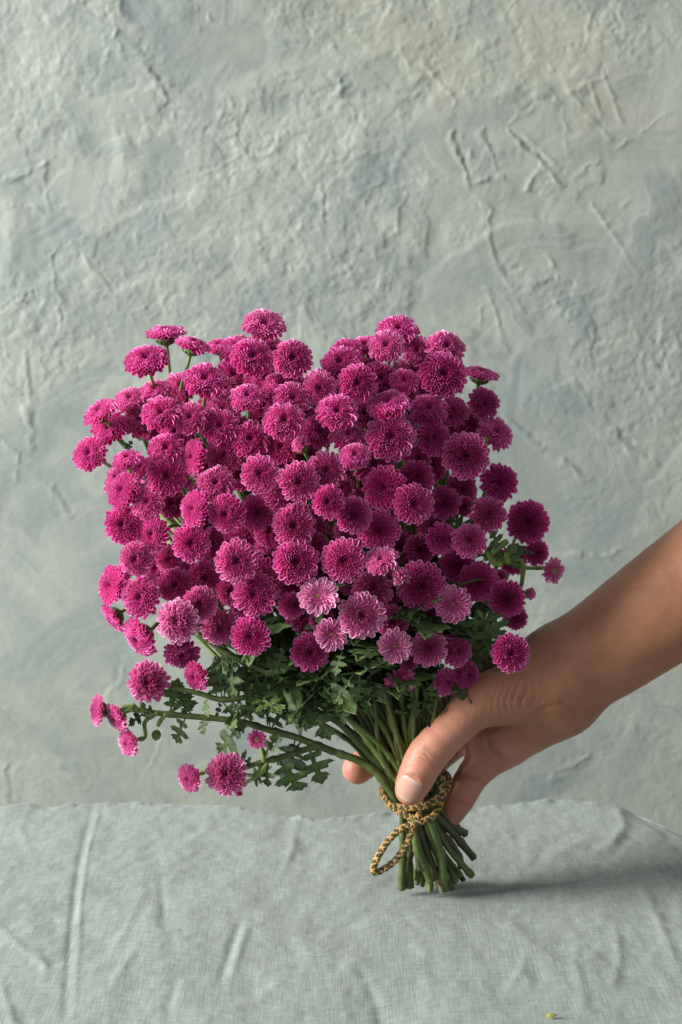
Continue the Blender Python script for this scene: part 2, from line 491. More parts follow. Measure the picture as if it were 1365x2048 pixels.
def build_wall():
    xs = lines_nonuniform(-0.34, 0.34, 0.00100, 0.12, 24)
    zs = lines_nonuniform(-0.03, 0.57, 0.00100, 0.09, 24)
    X, Z = np.meshgrid(xs, zs)
    PX, PY, _ = proj(np.stack([X, np.full_like(X, WALL_Y), Z], -1))
    r = np.random.default_rng(21)
    h = 0.0010 * fbm(X * 8, Z * 8, 3, 5)
    T = 0.5 + 0.25 * fbm(X * 7, Z * 7, 3, 81)
    k = 0.00055                       # metres per photo pixel at the wall, roughly
    # overlapping trowel passes
    for i in range(620):
        cx, cz = r.uniform(-0.42, 0.42), r.uniform(-0.06, 0.60)
        a = r.choice([0.6, 0.75, -0.8, -0.95, 2.2, 1.3, 0.2]) + r.normal(0, 0.25)
        L, w = r.uniform(0.018, 0.075), r.uniform(0.007, 0.030)
        M = (np.abs(X - cx) < L + w) & (np.abs(Z - cz) < L + w)
        iy, ix = np.where(M)
        if len(iy) < 9: continue
        sl = (slice(iy.min(), iy.max() + 1), slice(ix.min(), ix.max() + 1))
        x, z = X[sl] - cx, Z[sl] - cz
        u = x * math.cos(a) + z * math.sin(a)
        v = -x * math.sin(a) + z * math.cos(a)
        v = v + 0.0035 * vnoise(u * 90, u * 0 + i, 3) + 0.25 * u * u / L
        u = u + 0.004 * vnoise(v * 160, v * 0 + i, 4)
        m = sstep(-L, -L * 0.3, u) * (1 - sstep(L * 0.90, L, u)) * sstep(-w, -w * 0.2, v) * (1 - sstep(w * 0.82, w, v))
        plane = h[sl].mean() + r.uniform(-0.0003, 0.0005) + u * r.normal(0, 0.012) + v * r.normal(0.012, 0.018)
        streak = 0.00018 * vnoise(v * 900, u * 12, 6) + 0.00028 * vnoise(v * 350, u * 8, 7)
        T[sl] = T[sl] * (1 - 0.6 * m) + 0.6 * m * np.clip(r.uniform(0, 1) + 0.22 * vnoise(v * 420, u * 9, 8) + 0.25 * vnoise(v * 120, u * 30, 9), 0, 1)
        h[sl] = h[sl] * (1 - m) + (plane + streak) * m * 0.75 + h[sl] * m * 0.25
    # rough crumbly patches
    pm = sstep(0.12, 0.55, fbm(X * 16, Z * 16, 3, 9)) * sstep(0.12, 0.30, Z)
    h += pm * (0.0005 * fbm(X * 95, Z * 95, 4, 11, 0.5) + 0.0007 * np.abs(fbm(X * 48, Z * 48, 3, 12)))
    h += 0.00010 * fbm(X * 220, Z * 220, 3, 14)
    up = 0.35 + 0.65 * sstep(0.10, 0.33, Z)
    h *= up * 0.40
    # thin flaking coats with broken edges, crumbs at their borders
    clus = sstep(-0.10, 0.40, fbm(X * 11, Z * 11, 3, 23)) * (0.30 + 0.70 * sstep(0.14, 0.30, Z))
    # chipped spots among the scrapes
    for qx, qy, qr, qa in ((965, 385, 60, 1.1), (1000, 300, 45, .9), (1090, 360, 45, 1.1), (470, 315, 55, 1.0), (555, 230, 60, .9), (600, 180, 70, .7), (1045, 555, 50, .8), (640, 450, 60, .8),
                           (1070, 190, 50, .7), (940, 470, 60, .7), (360, 30, 45, .9), (690, 20, 40, .9), (1180, 240, 50, .6), (1320, 420, 50, .6), (300, 560, 50, .5), (60, 300, 45, .5)):
        clus = np.maximum(clus, qa * np.exp(-(((PX - qx) / qr) ** 2 + ((PY - qy) / (qr * 0.8)) ** 2)))
    for sc, lv, st, am, sd in ((12, 0.05, 0.02, 0.00055, 61), (12, 0.40, 0.02, 0.00055, 61), (24, 0.10, 0.03, 0.00060, 62), (24, -0.35, 0.03, 0.00045, 62), (44, 0.15, 0.05, 0.00050, 64), (80, 0.25, 0.09, 0.00036, 63)):
        f_ = fbm(X * sc * 0.9 + Z * sc * 0.5, Z * sc - X * sc * 0.4, 5, sd, 0.58)
        st_ = sstep(lv - st, lv + st, f_)
        h += (0.15 + 0.85 * clus) * 0.50 * am * st_ * (0.6 + 0.5 * vnoise(X * 30, Z * 30, sd))
        rim_ = np.exp(-((f_ - lv) / (st * 3.5)) ** 2)
        h += clus * rim_ * 0.00015 * fbm(X * 240, Z * 240, 3, sd + 5)
    groove = np.zeros_like(h)
    # ridges (+) and grooves (-) that stand out, laid where the wall has them
    feats = [
        ([(0, 361), (51, 349), (110, 318)], 1.5, 6), ([(97, 333), (100, 410)], -0.9, 5), ([(15, 410), (67, 414), (123, 413)], 1.1, 5),
        ([(120, 492), (115, 533), (123, 605), (133, 661)], -1.3, 5), ([(95, 510), (200, 454)], -0.7, 4), ([(277, 466), (379, 400)], -0.8, 4),
        ([(241, 0), (241, 51), (213, 123)], 1.5, 6), ([(164, 497), (215, 564), (243, 605)], -0.8, 5), ([(682, 159), (686, 180), (667, 200)], 2.0, 7),
        ([(410, 341), (456, 328), (477, 308), (543, 302), (551, 267)], -1.2, 6), ([(646, 364), (659, 400), (651, 436)], -1.0, 5),
        ([(1014, 256), (1075, 308), (1131, 369)], -2.2, 6), ([(1024, 248), (1147, 361), (1214, 451), (1275, 544)], 1.0, 5),
        ([(1147, 359), (1337, 228)], 1.0, 5), ([(916, 272), (925, 320), (937, 359)], -2.0, 6), ([(932, 277), (957, 359)], 1.3, 6),
        ([(973, 267), (993, 328)], -1.5, 7), ([(947, 364), (980, 358), (1009, 354)], 1.5, 7), ([(850, 133), (911, 200), (906, 231)], 1.2, 6),
        ([(998, 241), (1101, 195)], -0.9, 5), ([(1101, 133), (1178, 231), (1219, 277)], 1.1, 5), ([(1203, 144), (1250, 256)], 1.0, 5),
        ([(1183, 164), (1203, 236)], 1.0, 5), ([(1137, 179), (1203, 149)], -0.9, 5), ([(768, 369), (727, 420)], -1.1, 5),
        ([(665, 323), (768, 369)], 0.9, 7), ([(814, 395), (803, 461)], -1.0, 5), ([(983, 477), (1019, 554), (1050, 620)], -1.2, 6),
        ([(1101, 518), (1111, 549), (1065, 574)], 1.5, 6), ([(988, 590), (1014, 687)], -1.0, 6), ([(962, 610), (973, 667)], 0.8, 5),
        ([(1214, 446), (1265, 395)], 0.8, 5), ([(1060, 625), (1214, 564)], 0.6, 4), ([(1021, 836), (1060, 866), (1083, 886)], -1.2, 6),
        ([(1142, 925), (1175, 949)], -1.5, 7), ([(1156, 761), (1193, 828)], -0.8, 6), ([(1236, 858), (1270, 892), (1303, 914)], -1.6, 9),
        ([(305, 140), (318, 150), (330, 185)], -1.6, 6), ([(60, 720), (75, 800), (70, 880)], -1.2, 8), ([(0, 760), (45, 790), (60, 860)], 1.2, 8),
        ([(0, 880), (35, 905), (28, 960)], 0.9, 8), ([(1120, 1110), (1200, 1112), (1260, 1095)], 0.9, 7), ([(120, 980), (140, 1020)], -1.0, 8),
        ([(205, 1400), (245, 1325)], -0.7, 7), ([(300, 1530), (318, 1480)], -0.7, 8), ([(20, 1540), (28, 1600)], -0.9, 9),
        ([(1090, 1560), (1150, 1530), (1215, 1500)], 0.9, 8), ([(1130, 250), (1140, 300), (1135, 330)], 0.8, 5), ([(1330, 700), (1345, 745)], -0.8, 7),
        ([(400, 20), (420, 40), (405, 60)], 1.2, 8), ([(1105, 395), (1050, 380), (1075, 345)], 1.4, 8), ([(955, 400), (985, 420), (970, 455)], 1.3, 8),
    ]
    for pts, amp, wd in feats:
        x0 = min(p[0] for p in pts) - 40; x1 = max(p[0] for p in pts) + 40
        y0 = min(p[1] for p in pts) - 40; y1 = max(p[1] for p in pts) + 40
        M = (PX > x0) & (PX < x1) & (PY > y0) & (PY < y1)
        iy, ix = np.where(M)
        if len(iy) == 0: continue
        sl = (slice(iy.min(), iy.max() + 1), slice(ix.min(), ix.max() + 1))
        wob = 5.0 * fbm(PX[sl] / 30, PY[sl] / 30, 4, 31, 0.6)
        d, sd, t = seg_dist(PX[sl] + wob, PY[sl] + wob * 0.7, pts)
        wd = wd * (0.75 + 0.5 * vnoise(PX[sl] / 20, PY[sl] / 20, 33))
        brk = sstep(-0.40, 0.10, vnoise(PX[sl] / 17, PY[sl] / 17, 35))
        prof = brk * np.exp(-(d / wd) ** 2) * (0.55 + 0.45 * np.sin(np.pi * np.clip(t * 0.85 + 0.1, 0, 1)))
        lip = np.exp(-((d - wd * 1.6) / (wd * 0.9)) ** 2) * (sd > 0)
        if amp > 0:
            h[sl] += amp * 0.00048 * prof
        else:
            h[sl] += amp * 0.00024 * prof - amp * 0.00026 * lip
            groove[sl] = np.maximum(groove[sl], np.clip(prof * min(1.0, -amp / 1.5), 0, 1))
    V = np.stack([X, WALL_Y - h, Z], -1).reshape(-1, 3)
    ny, nx = X.shape
    i = np.arange(ny - 1)[:, None] * nx + np.arange(nx - 1)[None]
    Q = np.stack([i, i + 1, i + nx + 1, i + nx], -1).reshape(-1, 4)
    me = mesh('plaster_wall', V, Q, M_plaster, attrs={'groove': groove.ravel(), 'smear': np.clip(T, 0, 1).ravel()})
    o = obj('plaster_wall', me)
    tag(o, 'rough trowelled grey-green plaster wall filling the space behind the flowers', 'wall')


build_wall()

# ------------------------------------------------------------------ linen cloth


def build_cloth():
    xs = lines_nonuniform(-0.24, 0.25, 0.0011, 0.05, 18)
    vs = np.concatenate([-np.cumsum(np.geomspace(0.0014, 0.05, 14))[::-1] - 0.42, np.arange(-0.42, 0.05, 0.0011), np.arange(0.05, 0.09, 0.003), np.linspace(0.09, 0.34, 26)])
    X, Vv = np.meshgrid(xs, vs)      # Vv: length of cloth measured from its back crest
    sil = [(-200, 1612), (0, 1607), (50, 1598), (100, 1604), (200, 1595), (350, 1597), (470, 1605), (560, 1621), (640, 1631), (700, 1624),
           (800, 1610), (900, 1605), (1000, 1602), (1100, 1591), (1160, 1591), (1230, 1600), (1300, 1626), (1365, 1664), (1500, 1690)]
    E = np.array([at_z(p[0], p[1], 0.003) for p in sil])
    xe = np.interp(X, E[:, 0], E[:, 1])
    ye = np.interp(xs, E[:, 0], E[:, 1])
    ker = np.exp(-np.linspace(-2, 2, 17) ** 2); ker /= ker.sum()
    ye = np.convolve(np.pad(ye, 8, mode='edge'), ker, 'valid')
    xe = np.broadcast_to(ye[None], X.shape) + 0.0012 * fbm(X * 160, X * 0 + 2.0, 2, 41)
    R = 0.005
    ang = np.clip(Vv / R, 0, np.pi / 2)
    Y = xe + np.where(Vv < 0, Vv, R * np.sin(ang))
    down = np.where(Vv < 0, 0, R * (1 - np.cos(ang)) + np.clip(Vv - R * np.pi / 2, 0, None))
    Z = -down
    hang = sstep(0.0, 0.06, Vv)
    Y = Y + hang * 0.006 * fbm(X * 22, Vv * 3, 2, 44)
    flat = 1 - sstep(-0.004, 0.004, Vv)
    h = 0.0010 * fbm(X * 14, Y * 11, 3, 51)
    h += 0.0005 * fbm(X * 45, Y * 26, 3, 52) + 0.00014 * fbm(X * 170, Y * 90, 3, 53)
    PX, PY, _ = proj(np.stack([X, np.minimum(Y, xe), np.zeros_like(X)], -1))
    creases = [
        ([(203, 1605), (178, 1700), (162, 1800), (158, 1900), (146, 2060)], 0.9, 3.5), ([(185, 1620), (160, 1720), (143, 1850), (128, 2060)], -1.5, 7),
        ([(595, 1640), (585, 1700), (560, 1760)], 1.3, 9), ([(480, 1850), (462, 1900), (440, 1965)], -1.8, 9), ([(497, 1850), (478, 1905), (455, 1970)], 1.4, 9),
        ([(275, 1895), (250, 1930), (215, 1990)], 1.3, 9), ([(290, 1780), (262, 1840), (210, 1930)], 0.9, 9), ([(322, 1730), (328, 1850), (350, 1900)], -0.9, 9),
        ([(0, 1850), (30, 1885), (110, 1950)], 1.0, 8), ([(0, 1960), (20, 2020), (30, 2060)], 1.4, 9), ([(355, 1960), (330, 2040)], -1.1, 10),
        ([(1235, 1610), (1248, 1655), (1225, 1690), (1180, 1705)], 2.2, 10), ([(1255, 1615), (1300, 1640), (1365, 1690)], -2.0, 12), ([(1290, 1780), (1320, 1850), (1365, 1960)], 1.6, 11),
        ([(1230, 1850), (1240, 1920), (1225, 1990)], 1.2, 10), ([(720, 1940), (755, 2000), (765, 2060)], -1.3, 10), ([(1010, 1990), (1040, 1950), (1055, 1890)], 0.9, 10),
        ([(1090, 1720), (1150, 1690), (1180, 1670)], 0.8, 8), ([(60, 1625), (40, 1660), (70, 1720)], 1.0, 9), ([(820, 1850), (850, 1910), (860, 1990)], 0.8, 12),
        ([(610, 1870), (640, 1900), (700, 1910)], 0.6, 10), ([(1160, 1870), (1150, 1930), (1180, 2040)], 1.0, 11), ([(560, 1960), (520, 2000), (420, 2030)], 0.9, 11),
    ]
    r = np.random.default_rng(61)
    for i in range(150):
        x0, y0 = r.uniform(-60, 1430), r.uniform(1600, 2100)
        a = r.normal(1.45, 0.75); L = r.uniform(25, 95)
        dx, dy = math.cos(a) * L, math.sin(a) * L
        b_ = r.normal(0, 14)
        creases.append(([(x0 - dx, y0 - dy * .6), (x0 + b_, y0), (x0 + dx, y0 + dy * .6)], r.normal(0, 0.45), r.uniform(7, 26)))
    for pts, amp, wd in creases:
        xa = min(p[0] for p in pts) - 45; xb = max(p[0] for p in pts) + 45
        ya = min(p[1] for p in pts) - 45; yb = max(p[1] for p in pts) + 45
        M = (PX > xa) & (PX < xb) & (PY > ya) & (PY < yb) & (Vv < 0.01)
        iy, ix = np.where(M)
        if len(iy) == 0: continue
        sl = (slice(iy.min(), iy.max() + 1), slice(ix.min(), ix.max() + 1))
        d, sd, t = seg_dist(PX[sl], PY[sl], pts)
        h[sl] += amp * 0.00048 * np.exp(-(d / wd) ** 2) * np.sin(np.pi * np.clip(0.15 + 0.8 * t, 0, 1))
    # hem bumps along the crest
    h += 0.0012 * np.exp(-(Vv / 0.006) ** 2) * fbm(X * 90, X * 0 + 5, 3, 71)
    base = at(860, 1786, 0.0)
    near = np.exp(-(((X - base[0]) / 0.03) ** 2 + ((Y - base[1]) / 0.03) ** 2))
    h *= 1 - 0.8 * near
    Z = Z + h * (0.25 + 0.75 * flat)
    Y = Y + h * (1 - flat)
    V = np.stack([X, Y, Z], -1).reshape(-1, 3)
    ny, nx = X.shape
    i = np.arange(ny - 1)[:, None] * nx + np.arange(nx - 1)[None]
    Q = np.stack([i, i + 1, i + nx + 1, i + nx], -1).reshape(-1, 4)
    me = mesh('tablecloth', V, Q, M_linen, uv=np.stack([X, Vv], -1).reshape(-1, 2))
    o = obj('tablecloth', me)
    tag(o, 'creased grey-green linen cloth spread flat under the flower stems', 'tablecloth')


build_cloth()

# a yellow crumb on the cloth
pc = at_z(1102, 2032, 0.0022)
a_ = np.linspace(0, 2 * np.pi, 9)[:-1]
Vc = [(0, 0, 0.0012)]
for rr, zz in ((0.0011, 0.0008), (0.0021, 0.0)):
    for k, q in enumerate(a_):
        f = 1 + 0.35 * math.sin(3 * q + rr * 900)
        Vc.append((math.cos(q) * rr * f * 1.15, math.sin(q) * rr * f * 0.8, zz + 0.0003 * math.cos(2 * q)))
Tc = [(0, 1 + k, 1 + (k + 1) % 8) for k in range(8)]
Qc = [(1 + k, 9 + k, 9 + (k + 1) % 8, 1 + (k + 1) % 8) for k in range(8)]
oc_ = obj('fallen_floret', mesh('fallen_floret', Vc, [np.array(Tc), np.array(Qc)], M_eye), loc=pc)
tag(oc_, 'tiny yellow floret lying alone on the cloth in front of the bouquet', 'flower bit')

# ------------------------------------------------------------------ flower heads


def petals_mesh(name, seed, n=165, eye=0.05, H=0.40, power=0.68, wide=1.0, ragged=1.0, reflex=1.0, cup=1.25, upright=0.55):
    r = np.random.default_rng(seed)
    i = np.arange(n)
    t = (i + 0.5) / n
    phi = i * 2.399963 + r.normal(0, 0.07 * ragged, n)
    rt = eye + (1 - eye) * t ** power
    rt = rt * (1 + r.normal(0, 0.020 * ragged, n))
    zt = H * (1 - np.clip(rt, 0, 1.1) ** 2.1) - 0.30 * np.exp(-(rt / 0.19) ** 2) - 0.05 * reflex * sstep(0.8, 1.05, rt) + r.normal(0, 0.022 * ragged, n)
    w = (0.034 + 0.094 * t ** 0.9) * wide * (1 + r.normal(0, 0.08, n))
    P0 = np.stack([0.22 * rt, -0.10 + 0.10 * (1 - t)], -1)
    P2 = np.stack([rt, zt], -1)
    P1 = P0 + (P2 - P0) * 0.55 + np.stack([-0.05 * rt * (1 - t), 0.02 + 0.13 * t * reflex], -1)
    kk = ((1 - sstep(0.56, 0.96, rt)) * upright)[:, None]
    P1 = P1 * (1 - kk) + kk * np.stack([rt * 0.98, zt - 0.26], -1)
    s = np.array([0.0, 0.3, 0.52, 0.68, 0.80, 0.89, 0.955, 1.0])
    ns, nu = len(s), 7
    u = np.linspace(-1, 1, nu)
    s_ = s[None, :, None]
    C = P0[:, None] * (1 - s_) ** 2 + 2 * P1[:, None] * s_ * (1 - s_) + P2[:, None] * s_ ** 2      # n, ns, 2
    Tn = 2 * (P1 - P0)[:, None] * (1 - s_) + 2 * (P2 - P1)[:, None] * s_
    Tn /= np.linalg.norm(Tn, axis=-1, keepdims=True) + 1e-9
    Nr = np.stack([-Tn[..., 1], Tn[..., 0]], -1)                       # upper side normal in the radial plane
    tip = np.clip((s - 0.66) / 0.34, 0, 1)
    prof = (0.38 + 0.62 * sstep(0.0, 0.62, s)) * np.clip(1 - 0.97 * tip ** 2.6, 0, 1) ** 0.5
    lat = w[:, None, None] * prof[None, :, None] * u[None, None, :]
    cupv = cup * (1 + r.normal(0, 0.25, n))
    lift = (cupv * w)[:, None, None] * (prof[None, :, None] * u[None, None, :] ** 2 + 0.55 * (tip ** 2)[None, :, None] * (1 + 0 * u[None, None, :]))
    rad = C[..., 0][:, :, None] + Nr[..., 0][:, :, None] * lift
    zz = C[..., 1][:, :, None] + Nr[..., 1][:, :, None] * lift
    tw = r.normal(0, 0.22 * ragged, n)[:, None, None]
    zz = zz + lat * tw
    cp, sp = np.cos(phi)[:, None, None], np.sin(phi)[:, None, None]
    V = np.stack([rad * cp - lat * sp, rad * sp + lat * cp, zz], -1).reshape(-1, 3)
    k = np.arange(n)[:, None, None] * ns * nu + np.arange(ns - 1)[None, :, None] * nu + np.arange(nu - 1)[None, None, :]
    Q = np.stack([k, k + nu, k + nu + 1, k + 1], -1).reshape(-1, 4)
    uv = np.stack(np.broadcast_arrays((u[None, None, :] + 1) / 2, s[None, :, None], 0 * t[:, None, None])[:2], -1)
    uv = np.broadcast_to(uv, (n, ns, nu, 2)).reshape(-1, 2)
    ring = np.broadcast_to(rt[:, None, None], (n, ns, nu)).reshape(-1)
    return mesh(name, V, Q, M_petal, uv=uv, attrs={'ring': ring})


def calyx_mesh():
    """green cup under the petals, with overlapping bracts and the swollen top of the stalk"""
    prof = [(0.07, -0.56), (0.11, -0.47), (0.24, -0.40), (0.40, -0.28), (0.46, -0.12), (0.36, -0.03), (0.0, -0.02)]
    ns = 20
    parts = []
    V = []
    for rr, z in prof:
        for k in range(ns):
            a = 2 * math.pi * k / ns
            f = 1 + (0.06 * math.cos(a * 10) if rr > 0.2 else 0)
            V.append((rr * f * math.cos(a), rr * f * math.sin(a), z))
    Q = [(i * ns + k, i * ns + (k + 1) % ns, (i + 1) * ns + (k + 1) % ns, (i + 1) * ns + k) for i in range(len(prof) - 1) for k in range(ns)]
    V = list(V)
    for row, (r0, z0, r1, z1, n0) in enumerate([(0.25, -0.40, 0.46, -0.20, 11), (0.34, -0.34, 0.55, -0.06, 13)]):
        for k in range(n0):
            a = 2 * math.pi * (k + 0.5 * row) / n0
            ca, sa = math.cos(a), math.sin(a)
            b0 = len(V)
            for (rr, z, w) in ((r0, z0, 0.05), ((r0 + r1) / 2 + 0.05, (z0 + z1) / 2 - 0.02, 0.075), (r1 + 0.03, z1, 0.02)):
                for s in (-1, 1):
                    V.append((rr * ca - s * w * sa, rr * sa + s * w * ca, z))
            Q += [(b0, b0 + 1, b0 + 3, b0 + 2), (b0 + 2, b0 + 3, b0 + 5, b0 + 4)]
    return mesh('calyx', V, np.array(Q), M_calyx)


def eye_mesh():
    V, T = [], []
    r = np.random.default_rng(5)
    for i in range(70):
        a = i * 2.399963; rr = 0.24 * math.sqrt(i / 70)
        x, y, z = rr * math.cos(a), rr * math.sin(a), 0.20 - 1.6 * rr * rr
        s = 0.022; b0 = len(V)
        V += [(x, y, z + 0.05), (x + s, y, z), (x, y + s, z), (x - s, y, z), (x, y - s, z)]
        T += [(b0, b0 + 1, b0 + 2), (b0, b0 + 2, b0 + 3), (b0, b0 + 3, b0 + 4), (b0, b0 + 4, b0 + 1)]
    return mesh('flower_centre', V, np.array(T), M_eye, smooth=False)


PET = [petals_mesh('petals', 100 + k, n=int(165 + 8 * (k % 4)), eye=0.045, H=0.44 + 0.03 * (k % 4), power=0.64 + 0.02 * (k % 3), ragged=0.5 + 0.15 * (k % 3),
                   wide=1.0 + 0.07 * (k % 2)) for k in range(10)]
PET_BALL = [petals_mesh('petals', 200 + k, n=190, eye=0.05, H=0.60, power=0.64, ragged=1.3, wide=1.02) for k in range(3)]
PET_OPEN = [petals_mesh('petals', 300 + k, n=95, eye=0.10, H=0.22, power=0.60, ragged=0.9, wide=1.25) for k in range(3)]
PET_YOUNG = petals_mesh('petals', 400, n=90, eye=0.28, H=0.20, power=0.75, ragged=0.8, wide=0.95)
PET_HALF = [petals_mesh('petals', 500 + k, n=46, eye=0.10, H=0.75, power=0.7, ragged=1.8, wide=1.5, reflex=0.2) for k in range(2)]
CALYX, EYE = calyx_mesh(), eye_mesh()

# each flower: zoom frame, x, y, width (zoom px), axis right, axis up, layer, options
Z1, Z2, Z3, Z4 = (120, 600, 2.625), (600, 600, 2.625), (160, 1060, 2.625), (580, 980, 2.3534)
FL = []


def fl(z, x, y, w, ax, ay, L=0.0, **kw):
    FL.append(dict(px=z[0] + x / z[2], py=z[1] + y / z[2], w=w / z[2], ax=ax, ay=ay, L=L, **kw))


for a in [
    (1072, 135, 228, .12, .62), (556, 178, 212, -.08, .93), (697, 240, 188, .25, .90), (455, 322, 238, -.25, .72), (835, 245, 150, -.1, .8, 2), (935, 262, 200, -.05, .7, 1),
    (1010, 305, 232, .1, .5), (1222, 310, 208, .05, .2), (1085, 412, 160, 0, .35, 1), (760, 425, 225, .1, .62), (640, 455, 195, -.1, .6, 1), (865, 470, 170, .2, .5, 2),
    (500, 480, 172, -.1, .65, 1), (372, 530, 185, -.25, .72, 1), (212, 590, 200, -.45, .74), (262, 678, 200, -.25, .5, .5), (160, 808, 198, -.32, .25), (420, 640, 200, -.1, .55, 1),
    (532, 598, 218, -.08, .5), (685, 622, 185, -.08, .35), (842, 665, 205, 0, .3), (855, 585, 190, 0, .5, 1), (985, 515, 185, .05, .66), (1162, 460, 200, .05, .6, .7),
    (1218, 520, 198, .1, .42), (1000, 735, 205, 0, .3), (1180, 640, 225, .1, .45), (560, 788, 195, -.1, .4, .8), (703, 825, 190, -.68, .1), (866, 818, 205, -.1, .1),
    (560, 925, 212, 0, .15), (355, 840, 160, -.1, .78), (425, 880, 140, -.2, .5, 2), (340, 1000, 212, -.6, .3, .3), (462, 1060, 188, -.22, .15), (820, 968, 200, 0, .35),
    (710, 1095, 195, -.6, .08), (877, 1118, 205, -.25, -.08), (1050, 912, 205, -.15, .12), (1255, 955, 212, 0, .02), (1165, 772, 190, -.1, .3, 1), (1040, 1115, 200, 0, .1, .8),
    (332, 1180, 205, -.22, .05), (492, 1225, 195, -.4, -.05), (690, 1275, 205, -.18, 0), (1228, 1185, 225, 0, 0), (1108, 1210, 190, -.25, 0, 1), (402, 1358, 182, -.15, .05, 0, dict(pale=.25)),
    (930, 1372, 232, -.05, 0), (1240, 1375, 240, 0, .08), (1262, 752, 150, -.35, .62, .2, dict(kind='half', pale=.5)), (1100, 572, 74, -.1, .5, .1, dict(kind='half', pale=.8)),
    (610, 695, 175, -.1, .3, 1.5), (590, 1070, 160, -.1, .1, 2), (965, 1270, 200, -.1, -.3, 1.6), (300, 930, 120, -.5, .4, 2), (760, 1000, 140, -.2, .2, 2), (950, 930, 150, 0, .2, 2),
]:
    fl(Z1, *a[:5], a[5] if len(a) > 5 else 0, **(a[6] if len(a) > 6 else {}))
for a in [
    (515, 162, 225, .05, .72, 1), (455, 245, 190, -.05, .3), (345, 240, 155, -.1, .7, 2), (612, 265, 168, .1, .2, 1), (765, 255, 215, .25, .55), (750, 395, 250, .05, .22),
    (245, 265, 175, -.1, .7, 2), (215, 335, 215, -.1, .5, .8), (106, 465, 185, -.15, .1), (302, 440, 208, 0, .1), (420, 415, 200, .1, .3, 2), (548, 430, 158, .05, .4, 1),
    (950, 390, 195, .2, .93), (965, 545, 175, .3, .15, 0, dict(deep=.35)), (1026, 700, 205, .45, .4), (872, 818, 248, .05, .03), (1045, 960, 205, .15, .05, 0, dict(deep=.25)),
    (196, 590, 218, 0, .4), (466, 555, 230, -.1, .68), (676, 580, 195, 0, .45), (805, 585, 170, .2, .3, 1), (476, 722, 258, 0, .22), (700, 725, 195, .3, .15), (106, 690, 185, .1, .3, .8),
    (250, 722, 198, .05, .6, .3), (290, 822, 165, 0, .55, -.5), (140, 893, 212, .1, .3, 0, dict(pale=.3)), (388, 870, 215, 0, .3, 1), (560, 515, 150, 0, .6, 2), (885, 660, 160, .3, .2, 1.3, dict(deep=.2)),
    (446, 985, 235, -.18, .18), (612, 935, 190, .1, .15, 1), (596, 1070, 215, 0, 0), (757, 1065, 178, .1, 0, 1, dict(deep=.35)), (150, 1057, 178, 0, .12, -.3), (282, 1130, 195, .1, 0),
    (416, 1208, 225, 0, 0, .2), (990, 1125, 195, 0, .12, 0, dict(kind='ball', pale=.3)), (1196, 1165, 228, .05, .12), (1240, 1325, 140, .3, 0, 1), (742, 1255, 172, .42, -.05), (890, 1265, 185, 0, .25),
    (62, 1300, 180, 0, 0, 1.6), (860, 1082, 110, .2, .1, 2), (35, 690, 150, 0, .3, 1.6), (690, 1180, 150, .1, 0, 2.2), (560, 1290, 160, 0, 0, 2, dict(deep=.2)), (240, 1215, 130, 0, 0, 2),
    (660, 430, 150, 0, .4, 2), (340, 600, 150, 0, .3, 1.6), (620, 830, 150, .1, .2, 2), (220, 990, 140, 0, .1, 2),
]:
    fl(Z2, *a[:5], a[5] if len(a) > 5 else 0, **(a[6] if len(a) > 6 else {}))
for a in [
    (170, 290, 212, -.72, .08), (322, 352, 222, -.35, 0), (178, 460, 178, -.72, -.55, .2), (320, 560, 225, -.68, -.42), (515, 478, 230, -.15, .15, -.6, dict(kind='ball', pale=.85)),
    (502, 290, 185, 0, .2, 1), (632, 385, 182, .05, -.1, .2), (655, 250, 178, .1, .05, 1), (735, 510, 200, .1, -.3, .8, dict(pale=.35)),
    (918, 335, 238, -.1, .05, .1), (896, 557, 212, -.08, -.06, -.1), (535, 645, 195, .1, -.6, .5, dict(deep=.25)), (610, 765, 160, -.55, -.2, .4), (1110, 397, 142, .1, -.05, .9),
    (470, 150, 150, -.1, 0, 1.3), (700, 70, 170, 0, 0, 2), (790, 320, 150, .1, 0, 1.5), (230, 230, 110, -.4, .1, 1.2), (600, 470, 130, .1, -.1, 1.6, dict(deep=.3)), (860, 390, 150, 0, -.2, 1.6),
    (1110, 280, 170, 0, -.1, 1.6, dict(deep=.2)), (990, 60, 140, 0, 0, 1.4),
    # the loose sprigs low on the left
    (360, 797, 218, -.12, .08, 0, dict(kind='ball', pale=.5, yo=-3.2, stalk='A')),
    (96, 945, 165, -.86, .15, 0, dict(pale=.6, yo=-3.4, stalk='B')), (195, 985, 168, -.72, -.42, 0, dict(pale=.5, yo=-3.8, stalk='B1')), (258, 1116, 152, -.68, -.18, 0, dict(pale=.6, yo=-3.4, stalk='B2')),
    (772, 1280, 225, -.18, .05, 0, dict(kind='ball', pale=.55, yo=-3.0, stalk='C1')), (578, 1302, 155, -.55, -.12, 0, dict(pale=.5, yo=-3.0, stalk='C2')),
    (930, 1100, 106, 0, 0, 0, dict(kind='young', pale=.35, yo=-3.0, stalk='C3')), (836, 1382, 66, .2, -.5, 0, dict(kind='half', pale=.4, yo=-2.2, stalk='C1')),
]:
    fl(Z3, *a[:5], a[5] if len(a) > 5 else 0, **(a[6] if len(a) > 6 else {}))
